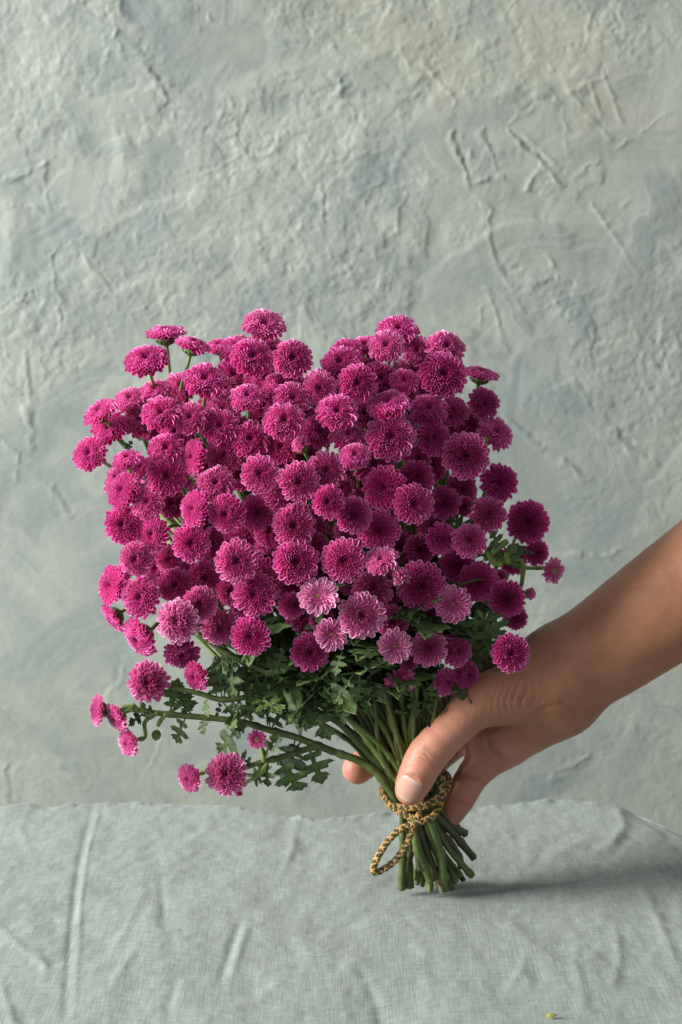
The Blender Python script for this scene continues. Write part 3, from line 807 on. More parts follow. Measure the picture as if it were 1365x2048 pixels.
for a in [
    (255, 330, 212, 0, .02, -.1), (430, 333, 165, -.1, .55, -.3, dict(pale=.6)), (522, 405, 140, .1, .35, -.8, dict(kind='half', pale=.95)), (618, 450, 232, 0, 0, .1), (768, 537, 175, .05, 0, -.2, dict(kind='open', pale=.55)),
    (788, 350, 170, .1, .1, .9), (890, 432, 192, .05, .05, -.1), (1022, 510, 175, 0, -.03, -.2), (1062, 600, 120, .2, -.2, .8), (990, 412, 80, .3, .2, .6, dict(pale=.3)), (1050, 330, 140, .3, .1, 1.2),
    (1240, 380, 128, .62, -.05, 0, dict(kind='young', pale=.55, stalk='R1', yo=-1.0)), (1140, 492, 90, .88, -.2, 0, dict(kind='half', pale=.7, stalk='R2', yo=-1.5)),
    (136, 500, 186, -.12, .28, -.5, dict(kind='open', pale=.95)), (195, 680, 156, 0, 0, -.4, dict(kind='open', pale=.75)), (338, 590, 218, 0, .03, -.5, dict(pale=.7)), (482, 620, 160, .15, 0, .5, dict(pale=.1)),
    (390, 472, 190, .05, .4, .6), (22, 540, 120, .1, .1, .8), (95, 762, 182, .08, -.08, .4, dict(deep=.2)), (495, 735, 162, .05, .05, -.1, dict(kind='open', pale=.85)), (655, 742, 178, 0, .02, -.1, dict(pale=.45)),
    (783, 752, 168, .5, 0, .3, dict(pale=.1)), (832, 870, 135, .5, 0, .5, dict(deep=.25, yo=-3.4)), (520, 900, 152, 0, -.5, .2), (732, 902, 135, .45, -.15, .2, dict(pale=.15)),
    (1040, 768, 184, .1, 0, 0, dict(deep=.1, yo=-4.6)), (150, 610, 120, 0, 0, 1.2, dict(deep=.3)), (650, 620, 160, .1, 0, 1.3, dict(deep=.4)), (560, 800, 100, 0, -.1, .8), (520, 270, 150, .1, 0, 1.8, dict(deep=.3)),
    (610, 280, 150, .1, 0, 1.8, dict(deep=.3)), (720, 640, 140, .1, 0, 1.4, dict(deep=.2)),
]:
    fl(Z4, *a[:5], a[5] if len(a) > 5 else 0, **(a[6] if len(a) > 6 else {}))

# depths: a domed head of flowers, the layers behind one another
CX, CY, AX, AY, DEP, YC = 605, 985, 455, 395, 6.8, 0.8
for f in FL:
    u, v = (f['px'] - CX) / AX, (f['py'] - CY) / AY
    if v > 0: v *= 0.62
    if 'yo' in f:
        f['y'] = f['yo']
    else:
        f['y'] = YC - DEP * math.sqrt(max(0.0, 1 - min(1.0, u * u + v * v))) - 0.8 * max(0, u) * max(0, v + 0.2)
        f['y'] += f['L'] * 1.5
    f['y'] *= CM
for it in range(14):
    for i, f in enumerate(FL):
        for g in FL[i + 1:]:
            Ri, Rj = f['w'] / 2 / 3982, g['w'] / 2 / 3982
            d = math.hypot(f['px'] - g['px'], f['py'] - g['py']) / 3982
            lap = (Ri + Rj) - d
            if lap <= 0.1 * (Ri + Rj): continue
            need = min(0.80 * (Ri + Rj), lap * 0.95)
            fi_front = (f['L'], -f['py']) < (g['L'], -g['py'])
            a, b_ = (f, g) if fi_front else (g, f)
            gap = b_['y'] - a['y']
            if gap < need:
                m = (need - gap) * 0.5
                if 'stalk' in a or 'stalk' in b_:
                    continue
                b_['y'] += m * 0.8; a['y'] -= m * 0.2

BASE = at(866, 1780, 0.0); BASE[2] = 0.003
bouquet = bpy.data.objects.new('flower_bouquet', None)
COL.objects.link(bouquet)
bouquet.location = BASE
tag(bouquet, 'bunch of small magenta pompon chrysanthemums held upright by a hand', 'bouquet')


def L(P):
    return np.asarray(P) - BASE


def place_flower(f, k):
    n = RGT * f['ax'] + UPV * f['ay'] - FWD * math.sqrt(max(0.02, 1 - f['ax'] ** 2 - f['ay'] ** 2)) * (-1 if f.get('back') else 1)
    n = n + np.random.default_rng(k).normal(0, 0.05, 3)
    n /= np.linalg.norm(n)
    p = at(f['px'], f['py'], f['y'])
    R = f['w'] / 2 / F_PX * ((p - CAM_LOC) @ FWD) * 1.06
    kind = f.get('kind', 'n')
    p = p - n * R * {'half': 0.3}.get(kind, 0.10)
    f['p'], f['n'], f['R'] = p, n, R
    q = Vector((0, 0, 1)).rotation_difference(Vector(n))
    q = q @ Quaternion((0, 0, 1), random.uniform(0, 6.28))
    o = obj('flower', CALYX, bouquet, L(p))
    o.rotation_mode = 'QUATERNION'
    o.rotation_quaternion = q
    o.scale = (R, R, R * random.uniform(0.94, 1.08))
    pm = {'n': PET[k % len(PET)], 'ball': PET_BALL[k % 3], 'open': PET_OPEN[k % 3], 'young': PET_YOUNG, 'half': PET_HALF[k % 2]}[kind]
    pt = obj('petals', pm, o)
    if kind == 'half':
        pt.scale = (0.72, 0.72, 1.0)
    if kind == 'young':
        o['label'] = 'small young flower with a green-yellow centre'
    if kind == 'half':
        o['label'] = 'half-open pale pink flower'
    elif f.get('pale', 0) >= 0.5 and kind != 'young':
        o['label'] = 'pale pink flower'
    pt['kind'] = 'stuff'
    pal = f.get('pale', random.choice([0, 0, 0.05, 0.10, 0.16, 0.26]))
    pt.color = (pal, f.get('deep', random.choice([0, 0, 0, 0.06, 0.12])), 0, 1)
    if kind in ('young', 'open'):
        e = obj('flower_centre', EYE, o)
        e.location = (0, 0, 0.10)
        if kind == 'open': e.scale = (0.45, 0.45, 0.6)
    return o


for k, f in enumerate(FL):
    f['o'] = place_flower(f, k)

# hidden depth of the bunch: a second storey of blooms behind the front ones
r = np.random.default_rng(77)
inner = []
for i in range(600):
    if len(inner) >= 52: break
    u, v = r.uniform(-0.8, 0.8), r.uniform(-0.72, 0.62)
    if u * u + v * v > 0.62 or (v > 0.1 and u > 0.45): continue
    px, py = CX + u * AX, CY + v * AY
    if any(math.hypot(px - a['px'], py - a['py']) < 52 for a in inner): continue
    ys = [f['y'] for f in FL if math.hypot(px - f['px'], py - f['py']) < 60]
    if not ys: continue
    inner.append(dict(px=px, py=py, w=r.uniform(70, 88), ax=u * .5, ay=-v * .5 + .1, L=3, y=max(ys) + 0.012, deep=.15))
for i in range(600):
    if len(inner) >= 86: break
    u, v = r.uniform(-0.88, 0.88), r.uniform(-0.85, 0.5)
    if u * u + v * v > 0.42: continue
    px, py = CX + u * AX, CY + v * AY
    if any(f['L'] == 4 and math.hypot(px - f['px'], py - f['py']) < 78 for f in inner): continue
    inner.append(dict(px=px, py=py, w=r.uniform(74, 90), ax=u * .6, ay=-v * .6, L=4, back=True, y=(YC + 4.6 * math.sqrt(1 - u * u - v * v)) * CM + 0.012))
for k, f in enumerate(inner):
    f['o'] = place_flower(f, 1000 + k)

# ------------------------------------------------------------------ stems
WAIST = at(826, 1582, 0.0)
allf = [f for f in FL + inner if 'stalk' not in f]
P = np.array([f['p'] for f in allf])
K = 44
rk = np.random.default_rng(9)
cent = P[rk.choice(len(P), K, replace=False)]
for it in range(25):
    lab = np.argmin(((P[:, None] - cent[None]) ** 2).sum(-1), 1)
    for j in range(K):
        if (lab == j).any(): cent[j] = P[lab == j].mean(0)


def stem_tube(pts, r0, r1, n=10, sides=8):
    Pp = catmull(pts, n)
    tt = np.linspace(0, 1, len(Pp))
    R = r0 + (r1 - r0) * tt
    ln = np.linalg.norm(np.diff(Pp, axis=0), axis=1).sum()
    nk = max(2, int(ln / 0.016))
    kn = (np.arange(nk) + rk.uniform(0.1, 0.9, nk)) / nk
    R = R * (1 + 0.04 * np.sin(tt * 40) + 0.30 * np.exp(-((tt[:, None] - kn[None]) * ln / 0.0016) ** 2).sum(1))
    return tube(Pp, R, sides)


stem_nodes = []
axis_up = L(np.array(cent).mean(0)) - L(WAIST)
axis_up /= np.linalg.norm(axis_up)
for j in range(K):
    c_ = cent[j]
    d = c_ - WAIST
    ln = np.linalg.norm(d)
    node = WAIST + d * (0.60 + 0.06 * rk.random()) + np.array([0, 0.016, -0.004]) + rk.normal(0, 0.003, 3)
    lat = d / ln - axis_up * ((d / ln) @ axis_up)
    ll = np.linalg.norm(lat) + 1e-9
    # order round the tie follows the direction of each branch, so that the stalks hardly cross
    lateral = np.array([lat[0], lat[1], 0])
    lateral = lateral / (np.linalg.norm(lateral) + 1e-9)
    rad = 0.0125 * min(1.0, ll / 0.55) ** 0.6
    w_ = WAIST + lateral * rad + rk.normal(0, 0.0012, 3) * [1, 1, 0.5]
    w_[1] = np.clip(w_[1], -0.0125, 0.0125)
    foot_dir = np.array([-lateral[0] * 0.75 + 0.15, -lateral[1], 0])
    fx = BASE + foot_dir * rk.uniform(0.010, 0.020) + np.array([0.001, 0.0, 0])
    lift = max(0.0, rk.normal(0.004, 0.010)) + 0.30 * max(0, fx[0] - BASE[0]) + 0.3 * max(0, fx[1] - BASE[1])
    if j in (3, 9, 17): lift = 0
    fx = fx + (w_ - fx) * min(0.5, lift / 0.06)
    fx[2] = max(fx[2], 0.0032)
    r0 = rk.uniform(0.0011, 0.0018)
    mid = w_ * 0.5 + fx * 0.5 + rk.normal(0, 0.001, 3)
    up1 = w_ + (axis_up * 0.5 + d / ln * 0.5) * ln * 0.24
    pts = [L(fx), L(mid), L(w_), L(up1), L(node)]
    V, Q, T = stem_tube(pts, r0, 0.0012, 26, 9)
    o = obj('stem', mesh('stem', V, [Q, T], mats=[(M_stem, M_stem_low, M_stem, M_stem_brown)[j % 4], M_cut], mat_idx=[0] * len(Q) + [1] * (len(T) // 2) + [0] * (len(T) // 2)), bouquet)
    stem_nodes.append((w_, up1, node, d / ln))
for f, j in zip(allf, lab):
    node = stem_nodes[j][2]
    p0 = f['p'] - f['n'] * f['R'] * 0.50
    dist = np.linalg.norm(p0 - node)
    back = p0 - f['n'] * dist * 0.25 + np.array([0, (-0.10 if f.get('back') else 0.30) * dist, -0.05 * dist])
    start = node
    pts = [start, node * 0.6 + back * 0.4 + np.array([0, 0, -0.003]), back, p0]
    inv = f['o']
    V, Q, T = stem_tube([L(a) for a in pts], 0.0011, 0.0009, 6, 6)
    obj('flower_stalk', mesh('flower_stalk', V, [Q, T], M_stalk if f['L'] < 1 else M_stem), bouquet)


def zp(z, pts, y):
    if not isinstance(y, (list, tuple)):
        y = [y] * len(pts)
    return [at(z[0] + a / z[2], z[1] + b_ / z[2], yy * CM) for (a, b_), yy in zip(pts, y)]


def branch(pts, r0, r1, m=None, name='stem', n=8):
    V, Q, T = stem_tube([L(p) for p in pts], r0, r1, n, 8)
    # small leaf scars along the stem
    return obj(name, mesh(name, V, [Q, T], m or M_stem), bouquet)


wl = WAIST + np.array([-0.012, -0.004, 0])
ZF = (0, 0, 1.0)
foot = lambda dx, dy, z=0.0032: BASE + np.array([dx, dy, z - 0.003])
B_main = zp(Z3, [(235, 930), (380, 957), (560, 976), (720, 990), (870, 1012), (1000, 1052), (1130, 1086), (1230, 1125), (1365, 1175)], [-3.2, -3, -2.8, -2.6, -2.4, -2.2, -2, -1.8, -1.6]) + zp(ZF, [(719, 1522), (757, 1549), (800, 1610)], [-1.5, -1.4, -0.9])
branch(B_main[::-1], 0.0019, 0.0012)
branch([foot(0.012, 0.004, 0.004), at(845, 1690, -0.003), B_main[-1]], 0.0021, 0.0021)
C_main = zp(Z3, [(868, 1247), (960, 1217), (1050, 1195), (1130, 1170), (1250, 1138), (1330, 1165)], [-2.7, -2.6, -2.4, -2.2, -1.9, -1.7])
branch(C_main[::-1], 0.0017, 0.0012)
M1 = zp(Z3, [(610, 540), (730, 620), (860, 690), (950, 732), (1080, 792), (1200, 852), (1365, 1012)], [-3.5, -3.3, -3, -2.7, -2.4, -2, -1.5]) + zp(ZF, [(740, 1510), (790, 1575), (812, 1620)], [-1.2, -1.0, -0.6])
branch(M1[::-1], 0.0020, 0.0012)
branch([foot(-0.012, -0.004), at(815, 1700, -0.004), M1[-1]], 0.0021, 0.0021)
A_main = zp(Z3, [(470, 826), (620, 856), (740, 890), (860, 880), (960, 856), (1080, 812)], [-3.2, -3.1, -3.0, -2.8, -2.6, -2.4])
branch(A_main[::-1], 0.0015, 0.0011)
# further main stems seen in front of the tie
for pts, ys in [
    ([(640, 1400), (700, 1440), (760, 1490), (800, 1540), (830, 1600)], [-2.2, -2.2, -2.0, -1.6, -1.3]), ([(690, 1330), (730, 1400), (775, 1470), (800, 1530), (826, 1600)], [-2.6, -2.3, -1.9, -1.7, -1.4]),
    ([(770, 1390), (785, 1440), (800, 1490), (815, 1540), (840, 1600)], [-2.8, -2.4, -2.0, -1.7, -1.4]), ([(835, 1350), (832, 1400), (822, 1450), (822, 1500), (835, 1570)], [-2.6, -2.4, -2.0, -1.6, -1.3]),
    ([(800, 1370), (806, 1430), (815, 1490), (828, 1550)], [-2.2, -2.0, -1.7, -1.4]), ([(865, 1380), (858, 1430), (845, 1480), (840, 1540)], [-1.6, -1.5, -1.3, -1.1]),
    ([(600, 1345), (660, 1400), (720, 1460), (780, 1540), (818, 1600)], [-2.4, -2.2, -1.9, -1.4, -1.2]), ([(730, 1360), (760, 1420), (800, 1500), (830, 1580)], [-1.6, -1.6, -1.5, -1.2]),
]:
    pp = zp(ZF, pts, ys)
    branch(pp[::-1], rk.uniform(0.0014, 0.0020), rk.uniform(0.0011, 0.0014), random.choice([M_stem, M_stem, M_stalk]), n=16)
for q in range(22):
    x0, y0 = rk.uniform(640, 890), rk.uniform(1320, 1390)
    xb = 770 + (x0 - 640) * 0.36
    yy = rk.uniform(-2.8, -1.0)
    pp = zp(ZF, [(x0, y0), (x0 * 0.62 + xb * 0.38 + rk.normal(0, 6), y0 + 70), (x0 * 0.25 + xb * 0.75 + rk.normal(0, 4), 1500), (xb + rk.normal(0, 4), 1575)], [yy, yy * 0.9, yy * 0.55 - 0.5, -1.15])
    branch(pp[::-1], rk.uniform(0.0010, 0.0015), rk.uniform(0.0008, 0.0011), random.choice([M_stem, M_stem_low, M_stem_brown, M_stalk]), n=12)
# feet of the front stems down to the cloth
for (x0, y0, Y0), (x1, y1, Y1), (x2, y2, Y2) in [
    ((838, 1610, -1.3), (868, 1690, -1.3), (905, 1790, -0.6)), ((826, 1610, -1.4), (850, 1690, -1.3), (882, 1775, -1.0)), ((805, 1620, -1.0), (806, 1700, -1.0), (804, 1778, -0.6)),
    ((850, 1610, -1.0), (893, 1690, -1.0), (945, 1752, -0.4)), ((860, 1620, -0.3), (900, 1660, 0.4), (948, 1716, 1.2)), ((842, 1600, -1.4), (880, 1700, -1.4), (888, 1782, -1.1)),
    ((815, 1610, -1.3), (830, 1680, -1.4), (842, 1740, -1.6)), ((865, 1600, 0.2), (905, 1650, 0.8), (932, 1668, 1.2)), ((858, 1640, 0.0), (905, 1690, 0.3), (925, 1735, 0.4)),
    ((822, 1630, -1.4), (838, 1700, -1.6), (862, 1765, -1.5)), ((835, 1660, -1.0), (815, 1735, -0.4), (812, 1745, -0.3)),
]:
    pp = [at(x0, y0, Y0 * CM), at(x1, y1, Y1 * CM), at(x2, y2, Y2 * CM)]
    pp[-1][2] = max(pp[-1][2], 0.0032)
    V, Q, T = stem_tube([L(a) for a in pp], rk.uniform(0.0012, 0.0020), rk.uniform(0.0014, 0.0022), 20, 9)
    obj('stem', mesh('stem', V, [Q, T], mats=[random.choice([M_stem, M_stem_low, M_stem_brown]), M_cut], mat_idx=[0] * len(Q) + [0] * (len(T) // 2) + [1] * (len(T) // 2)), bouquet)

STALK = {'A': [A_main[0]], 'B': [B_main[0]], 'B1': [B_main[0]], 'B2': zp(Z3, [(340, 1015), (372, 980), (410, 962)], -3.1), 'C1': zp(Z3, [(940, 1285), (985, 1215)], -2.6),
         'C2': zp(Z3, [(680, 1252), (800, 1250), (868, 1247)], [-2.4, -2.2, -2.7]), 'C3': zp(Z3, [(962, 1190), (968, 1215)], -2.7),
         'R1': zp(Z4, [(1110, 366), (1030, 343), (960, 320)], [-1.2, -1.6, -1.4]), 'R2': zp(Z4, [(1092, 440), (1095, 340), (1060, 330)], [-1.6, -1.8, -1.6])}
for f in FL:
    if 'stalk' in f:
        p0 = f['p'] - f['n'] * f['R'] * 0.5
        rest = STALK[f['stalk']]
        branch(([p0, p0 - f['n'] * f['R'] * 0.8] + rest)[::-1], 0.0011, 0.0009, M_stalk, 'flower_stalk', 6)
# bare green stubs and twigs by the right side
for pts in ([(1030, 345), (1020, 300), (1040, 290)], [(930, 290), (960, 340), (1000, 350)], [(1025, 240), (980, 270), (950, 300)], [(880, 570), (930, 640), (1000, 715)], [(700, 870), (650, 880), (605, 890)]):
    branch(zp(Z4, pts, -2.6), 0.0013, 0.0011, M_stalk, 'stem', 6)
# buds


def bud(p, d, s):
    V, Q, T = tube(np.array([[0, 0, z] for z in (0, .25, .55, .85, 1.0)]), [0.28, 0.5, 0.52, 0.36, 0.12], 10)
    o = obj('bud', mesh('bud', V, [Q, T], M_calyx), bouquet, L(p))
    o.rotation_mode = 'QUATERNION'
    o.rotation_quaternion = Vector((0, 0, 1)).rotation_difference(Vector(d))
    o.scale = (s, s, s)


for z, x, y, yy, d, s in [(Z3, 405, 1052, -3.0, (-.1, -.2, -1), .0050), (Z4, 1040, 296, -2.7, (.3, -.3, 1), .005), (Z2, 968, 745, -3.0, (.2, -.6, .6), .0035)]:
    bud(at(z[0] + x / z[2], z[1] + y / z[2], yy * CM), d, s)
branch(zp(Z3, [(410, 1030), (425, 1000), (452, 966)], -3.0), 0.0008, 0.0009, M_stalk, 'flower_stalk', 5)

# ------------------------------------------------------------------ leaves
HALF = [(0.02, 0.0), (0.022, 0.14), (0.035, 0.22), (0.17, 0.22), (0.27, 0.28), (0.21, 0.31), (0.19, 0.36), (0.07, 0.35), (0.055, 0.42), (0.055, 0.47), (0.22, 0.47), (0.32, 0.50), (0.43, 0.59), (0.34, 0.60),
        (0.33, 0.67), (0.22, 0.64), (0.10, 0.60), (0.07, 0.66), (0.07, 0.71), (0.18, 0.76), (0.27, 0.85), (0.18, 0.85), (0.17, 0.92), (0.10, 0.89), (0.06, 0.95), (0.0, 1.0)]


def leaf_mesh(seed):
    r = np.random.default_rng(seed)
    bend, fold, curl = r.uniform(0.15, 0.55), r.uniform(0.10, 0.35), r.uniform(-0.3, 0.3)
    V, Q, UV = [], [], []
    for sgn in (-1, 1):
        my = -1
        cols = []
        for (x, y) in HALF:
            x = x * r.uniform(0.85, 1.15); yy = y + r.normal(0, 0.008)
            my = max(my + 0.004, y * 0.98)
            for q in (0, 0.4, 0.75, 1.0):
                X, Y = sgn * x * q, my * (1 - q) + yy * q
                Zz = fold * abs(X) - bend * Y * Y + curl * X * Y - 0.25 * X * X + 0.018 * math.sin(9 * q + 14 * y)
                V.append((X, Y, Zz)); UV.append((x * q, y))
            cols.append(len(V) - 4)
        for a, b_ in zip(cols[:-1], cols[1:]):
            for q in range(3):
                f = (a + q, a + q + 1, b_ + q + 1, b_ + q)
                Q.append(f if sgn > 0 else f[::-1])
    return mesh('leaf', V, np.array(Q), M_leaf, uv=np.array(UV))


LEAF = [leaf_mesh(s) for s in range(7)]
nleaf = 0


def leaf(base, tip, nrm, wide=1.0):
    global nleaf
    base, tip = np.asarray(base), np.asarray(tip)
    y = tip - base; ln = np.linalg.norm(y); y = y / ln
    z = np.asarray(nrm, float); z = z - y * (z @ y); z /= np.linalg.norm(z) + 1e-9
    x = np.cross(y, z)
    M = Matrix(((x[0], y[0], z[0]), (x[1], y[1], z[1]), (x[2], y[2], z[2])))
    o = obj('leaf', LEAF[nleaf % 7], bouquet, L(base))
    o.rotation_mode = 'QUATERNION'
    o.rotation_quaternion = M.to_quaternion()
    o.scale = (ln * wide, ln, ln)
    nleaf += 1


r = np.random.default_rng(15)
SPRIG = np.vstack([catmull(p, 14) for p in (A_main, B_main, C_main, M1)])
for z, (bx, by), (tx, ty), Y, nr in [
    (Z3, (1052, 1215), (1155, 1405), -2.6, (-.3, -1, .2)), (Z3, (960, 1195), (1000, 1072), -2.8, (-.8, -.5, .2)), (Z3, (868, 1040), (698, 1172), -2.2, (0, -.6, .8)), (Z3, (555, 985), (488, 1120), -3.0, (-.5, -.8, .2)),
    (Z3, (728, 872), (680, 752), -3.0, (-.2, -1, 0)), (Z3, (604, 950), (498, 845), -2.7, (.3, -.8, .5)), (Z3, (560, 940), (575, 860), -2.9, (.3, -.8, .5)), (Z3, (650, 985), (632, 1050), -2.6, (-.5, -.8, .2)),
    (Z3, (860, 955), (965, 880), -2.3, (0, -.8, .5)), (Z3, (975, 772), (770, 822), -2.0, (0, -.7, .7)), (Z3, (860, 690), (688, 690), -2.8, (0, -.6, .8)), (Z3, (1000, 1045), (1085, 900), -2.0, (0, -.9, .4)),
    (Z3, (1035, 1090), (1000, 1030), -2.3, (0, -.7, .7)), (Z3, (1240, 900), (1205, 985), -1.6, (-.3, -.8, .2)), (Z3, (1000, 1235), (962, 1340), -2.7, (-.5, -.8, .2)), (Z3, (915, 1235), (818, 1185), -2.4, (0, -.8, .5)),
    (Z3, (660, 880), (650, 975), -2.9, (-.8, -.5, 0)), (Z3, (740, 895), (725, 985), -2.8, (.8, -.5, 0)), (Z3, (370, 957), (255, 985), -3.0, (0, -.5, .8)), (Z3, (400, 950), (300, 905), -3.0, (0, -.5, .8)),
    (Z3, (870, 930), (780, 960), -2.4, (0, -.5, .8)), (Z3, (940, 870), (940, 990), -2.2, (-.3, -.9, .2)), (Z3, (470, 900), (520, 790), -2.6, (.2, -.9, .3)), (Z3, (1080, 800), (1000, 880), -2.0, (-.2, -.9, .4)),
    (Z3, (1190, 850), (1090, 930), -1.7, (-.2, -.9, .4)), (Z3, (1150, 830), (1175, 700), -2.4, (.2, -.9, .3)), (Z3, (1060, 700), (940, 640), -2.2, (0, -.8, .5)), (Z3, (980, 1240), (880, 1335), -2.9, (-.4, -.6, .6)),
    (Z4, (880, 560), (868, 800), -3.2, (.3, -.9, .2)), (Z4, (945, 560), (1005, 700), -2.8, (.3, -.9, .2)), (Z4, (905, 680), (965, 790), -2.4, (.3, -.9, .3)), (Z4, (830, 540), (815, 690), -2.6, (.2, -.9, .3)), (Z4, (860, 600), (920, 740), -2.0, (0, -1, .2)),
    (Z4, (735, 915), (893, 952), -2.6, (.1, -.5, .9)), (Z4, (985, 290), (975, 205), -2.6, (.4, -.8, .2)), (Z4, (940, 310), (1000, 260), -2.4, (0, -.9, .3)), (Z4, (1050, 370), (1060, 290), -2.2, (.4, -.8, .2)), (Z4, (960, 360), (930, 290), -2.0, (0, -1, .2)),
    (Z4, (300, 870), (200, 1000), -4.2, (-.2, -.9, .3)), (Z4, (330, 860), (330, 1010), -4.0, (.2, -.9, .3)), (Z4, (290, 860), (400, 960), -3.8, (.2, -.9, .3)), (Z4, (250, 760), (200, 850), -4.4, (-.5, -.8, .3)), (Z4, (120, 900), (60, 830), -2.8, (0, -.8, .5)),
    (Z4, (480, 880), (420, 980), -3.5, (-.3, -.9, .1)), (Z4, (640, 900), (700, 990), -3.0, (.2, -.9, .2)), (Z4, (420, 840), (480, 720), -4.2, (0, -.9, .3)), (Z4, (100, 940), (40, 1010), -2.6, (-.3, -.8, .3)), (Z4, (740, 120), (840, 190), -2.4, (.2, -.9, .3)),
    (Z4, (860, 150), (900, 60), -2.0, (.2, -.9, .3)), (Z1, (345, 795), (368, 742), -0.5, (-.3, -.9, .2)), (Z1, (440, 740), (410, 720), 0.2, (0, -.8, .5)), (Z4, (250, 1000), (245, 1100), -2.9, (-.5, -.8, .3)), (Z4, (150, 960), (230, 900), -3.0, (.3, -.9, .2)),
    (Z4, (380, 980), (330, 1060), -3.2, (-.5, -.8, .2)), (Z4, (560, 960), (610, 1040), -2.8, (.4, -.8, .2)), (Z4, (700, 980), (640, 1060), -2.0, (-.2, -.9, .2)), (Z4, (200, 1080), (170, 1000), -2.2, (-.3, -.9, .2)),
]:
    b0 = at(z[0] + bx / z[2], z[1] + by / z[2], Y * CM)
    if len(SPRIG):
        sx, sy, _ = proj(SPRIG)
        dd = np.hypot(sx - (z[0] + bx / z[2]), sy - (z[1] + by / z[2]))
        if z is Z3 and dd.min() < 48: b0 = SPRIG[dd.argmin()]; Y = b0[1] / CM
    t0 = at(z[0] + tx / z[2], z[1] + ty / z[2], (Y + r.uniform(-0.8, 0.5)) * CM)
    leaf(b0, t0, nr, r.uniform(0.85, 1.15))
# lobed leaves along the lower branches
for Lp, t0_, t1_, cnt in ((M1, 0.15, 0.60, 20), (A_main, 0.35, 1.0, 11), (B_main, 0.25, 0.70, 6)):
    Pl = catmull(Lp, 20)
    for q in range(cnt):
        i_ = int(r.uniform(t0_, t1_) * (len(Pl) - 2))
        d = Pl[i_ + 1] - Pl[i_]; d = -d / np.linalg.norm(d)
        out = r.normal(0, 1, 3); out -= d * (out @ d); out /= np.linalg.norm(out)
        dirn = out + d * r.uniform(-0.9, 0.3); dirn /= np.linalg.norm(dirn)
        leaf(Pl[i_] + out * 0.001, Pl[i_] + dirn * r.uniform(0.015, 0.028), -FWD + UPV * 0.5 + r.normal(0, 0.5, 3), r.uniform(0.75, 1.0))
for q in range(26):
    x0, y0 = r.uniform(660, 880), r.uniform(1320, 1430)
    b0 = at(x0, y0, r.uniform(-2.6, -1.2) * CM)
    dirn = r.normal(0, 1, 3) + np.array([0, -0.3, 0.4]); dirn /= np.linalg.norm(dirn)
    leaf(b0, b0 + dirn * r.uniform(0.010, 0.020), -FWD + r.normal(0, 0.6, 3), r.uniform(0.7, 1.0))
# leaves along the stems, up inside the bunch
for j, (w_, up1, node, d) in enumerate(stem_nodes):
    for q in range(5):
        t = r.uniform(0.45, 1.0)
        b0 = w_ * (1 - t) ** 2 + 2 * up1 * t * (1 - t) + node * t * t
        out = r.normal(0, 1, 3); out -= d * (out @ d); out /= np.linalg.norm(out)
        out[1] -= 0.25
        px, py, _ = proj(b0)
        if py > 1385 or (px > 780 and py > 1330): continue
        dirn = out * 0.8 + d * r.uniform(0.1, 0.9)
        leaf(b0, b0 + dirn / np.linalg.norm(dirn) * r.uniform(0.030, 0.048), d + r.normal(0, 0.3, 3), r.uniform(0.8, 1.1))

# ------------------------------------------------------------------ cord round the stems
cord_pts = [(845, 1552, 1.75), (800, 1556, 1.75), (770, 1572, 0.9), (768, 1590, -0.4), (788, 1615, -1.45), (828, 1636, -1.9), (862, 1633, -1.75), (880, 1608, -1.35), (884, 1570, -1.0), (880, 1542, -0.3),
            (858, 1535, 1.6), (805, 1548, 1.85), (772, 1580, 1.0), (775, 1602, -0.5), (802, 1614, -1.55), (842, 1614, -1.85), (872, 1600, -1.5), (893, 1576, -0.7), (895, 1552, 0.3), (868, 1545, 1.7), (820, 1560, 1.95)]
loop_pts = [(876, 1618, -1.6), (862, 1636, -1.95), (835, 1646, -2.25), (802, 1658, -2.3), (772, 1688, -2.35), (750, 1728, -2.3), (752, 1745, -2.2), (784, 1727, -2.1), (812, 1692, -2.2), (824, 1660, -2.25), (832, 1640, -2.15), (842, 1626, -1.85)]


def braid(pts, R=0.00155):
    Pp = catmull([at(a, b_, c_ * CM) for a, b_, c_ in pts], 40)
    seg = np.linalg.norm(np.diff(Pp, axis=0), axis=1)
    s = np.concatenate([[0], np.cumsum(seg)])
    n = int(s[-1] / 0.00045)
    ss = np.linspace(0, s[-1], n)
    Pp = np.stack([np.interp(ss, s, Pp[:, k]) for k in range(3)], -1)
    T, Nn, B = frames(Pp)
    parts, idx = [], []
    pitch = 0.0064
    core = tube(Pp, R * 0.72, 8)
    parts.append(core); idx.append(1)
    for sgn in (1, -1):
        for q in range(4):
            a = sgn * 2 * np.pi * ss / pitch + q * np.pi / 2
            weave = 0.16 * np.cos(8 * np.pi * ss / pitch + (0 if sgn > 0 else np.pi) + q * np.pi)
            rr = R * (0.80 + weave)
            C = Pp + (Nn * np.cos(a)[:, None] + B * np.sin(a)[:, None]) * rr[:, None]
            parts.append(tube(C, R * 0.46, 6)); idx.append(0 if (q % 2 == 0 and sgn > 0) or (q == 1 and sgn < 0) else 1)
    return parts, idx


p1, i1 = braid(cord_pts)
p2, i2 = braid(loop_pts, 0.0014)
V, Fq = merge(p1 + p2)
mi = np.concatenate([np.full(len(p[1]), k) for p, k in zip(p1 + p2, i1 + i2)] + [np.full(len(p[2]), k) for p, k in zip(p1 + p2, i1 + i2)])
cord_o = obj('cord', mesh('cord', V - WAIST, Fq, mats=[M_yel, M_grn], mat_idx=mi), loc=WAIST)
tag(cord_o, 'braided ochre and dark green cord tied round the stems with a hanging loop', 'cord')

# ------------------------------------------------------------------ hand and forearm
def cap(a, b_):
    A = at(a[0], a[1], a[2] * CM); B = at(b_[0], b_[1], b_[2] * CM)
    return A, B, a[3] * CM, b_[3] * CM


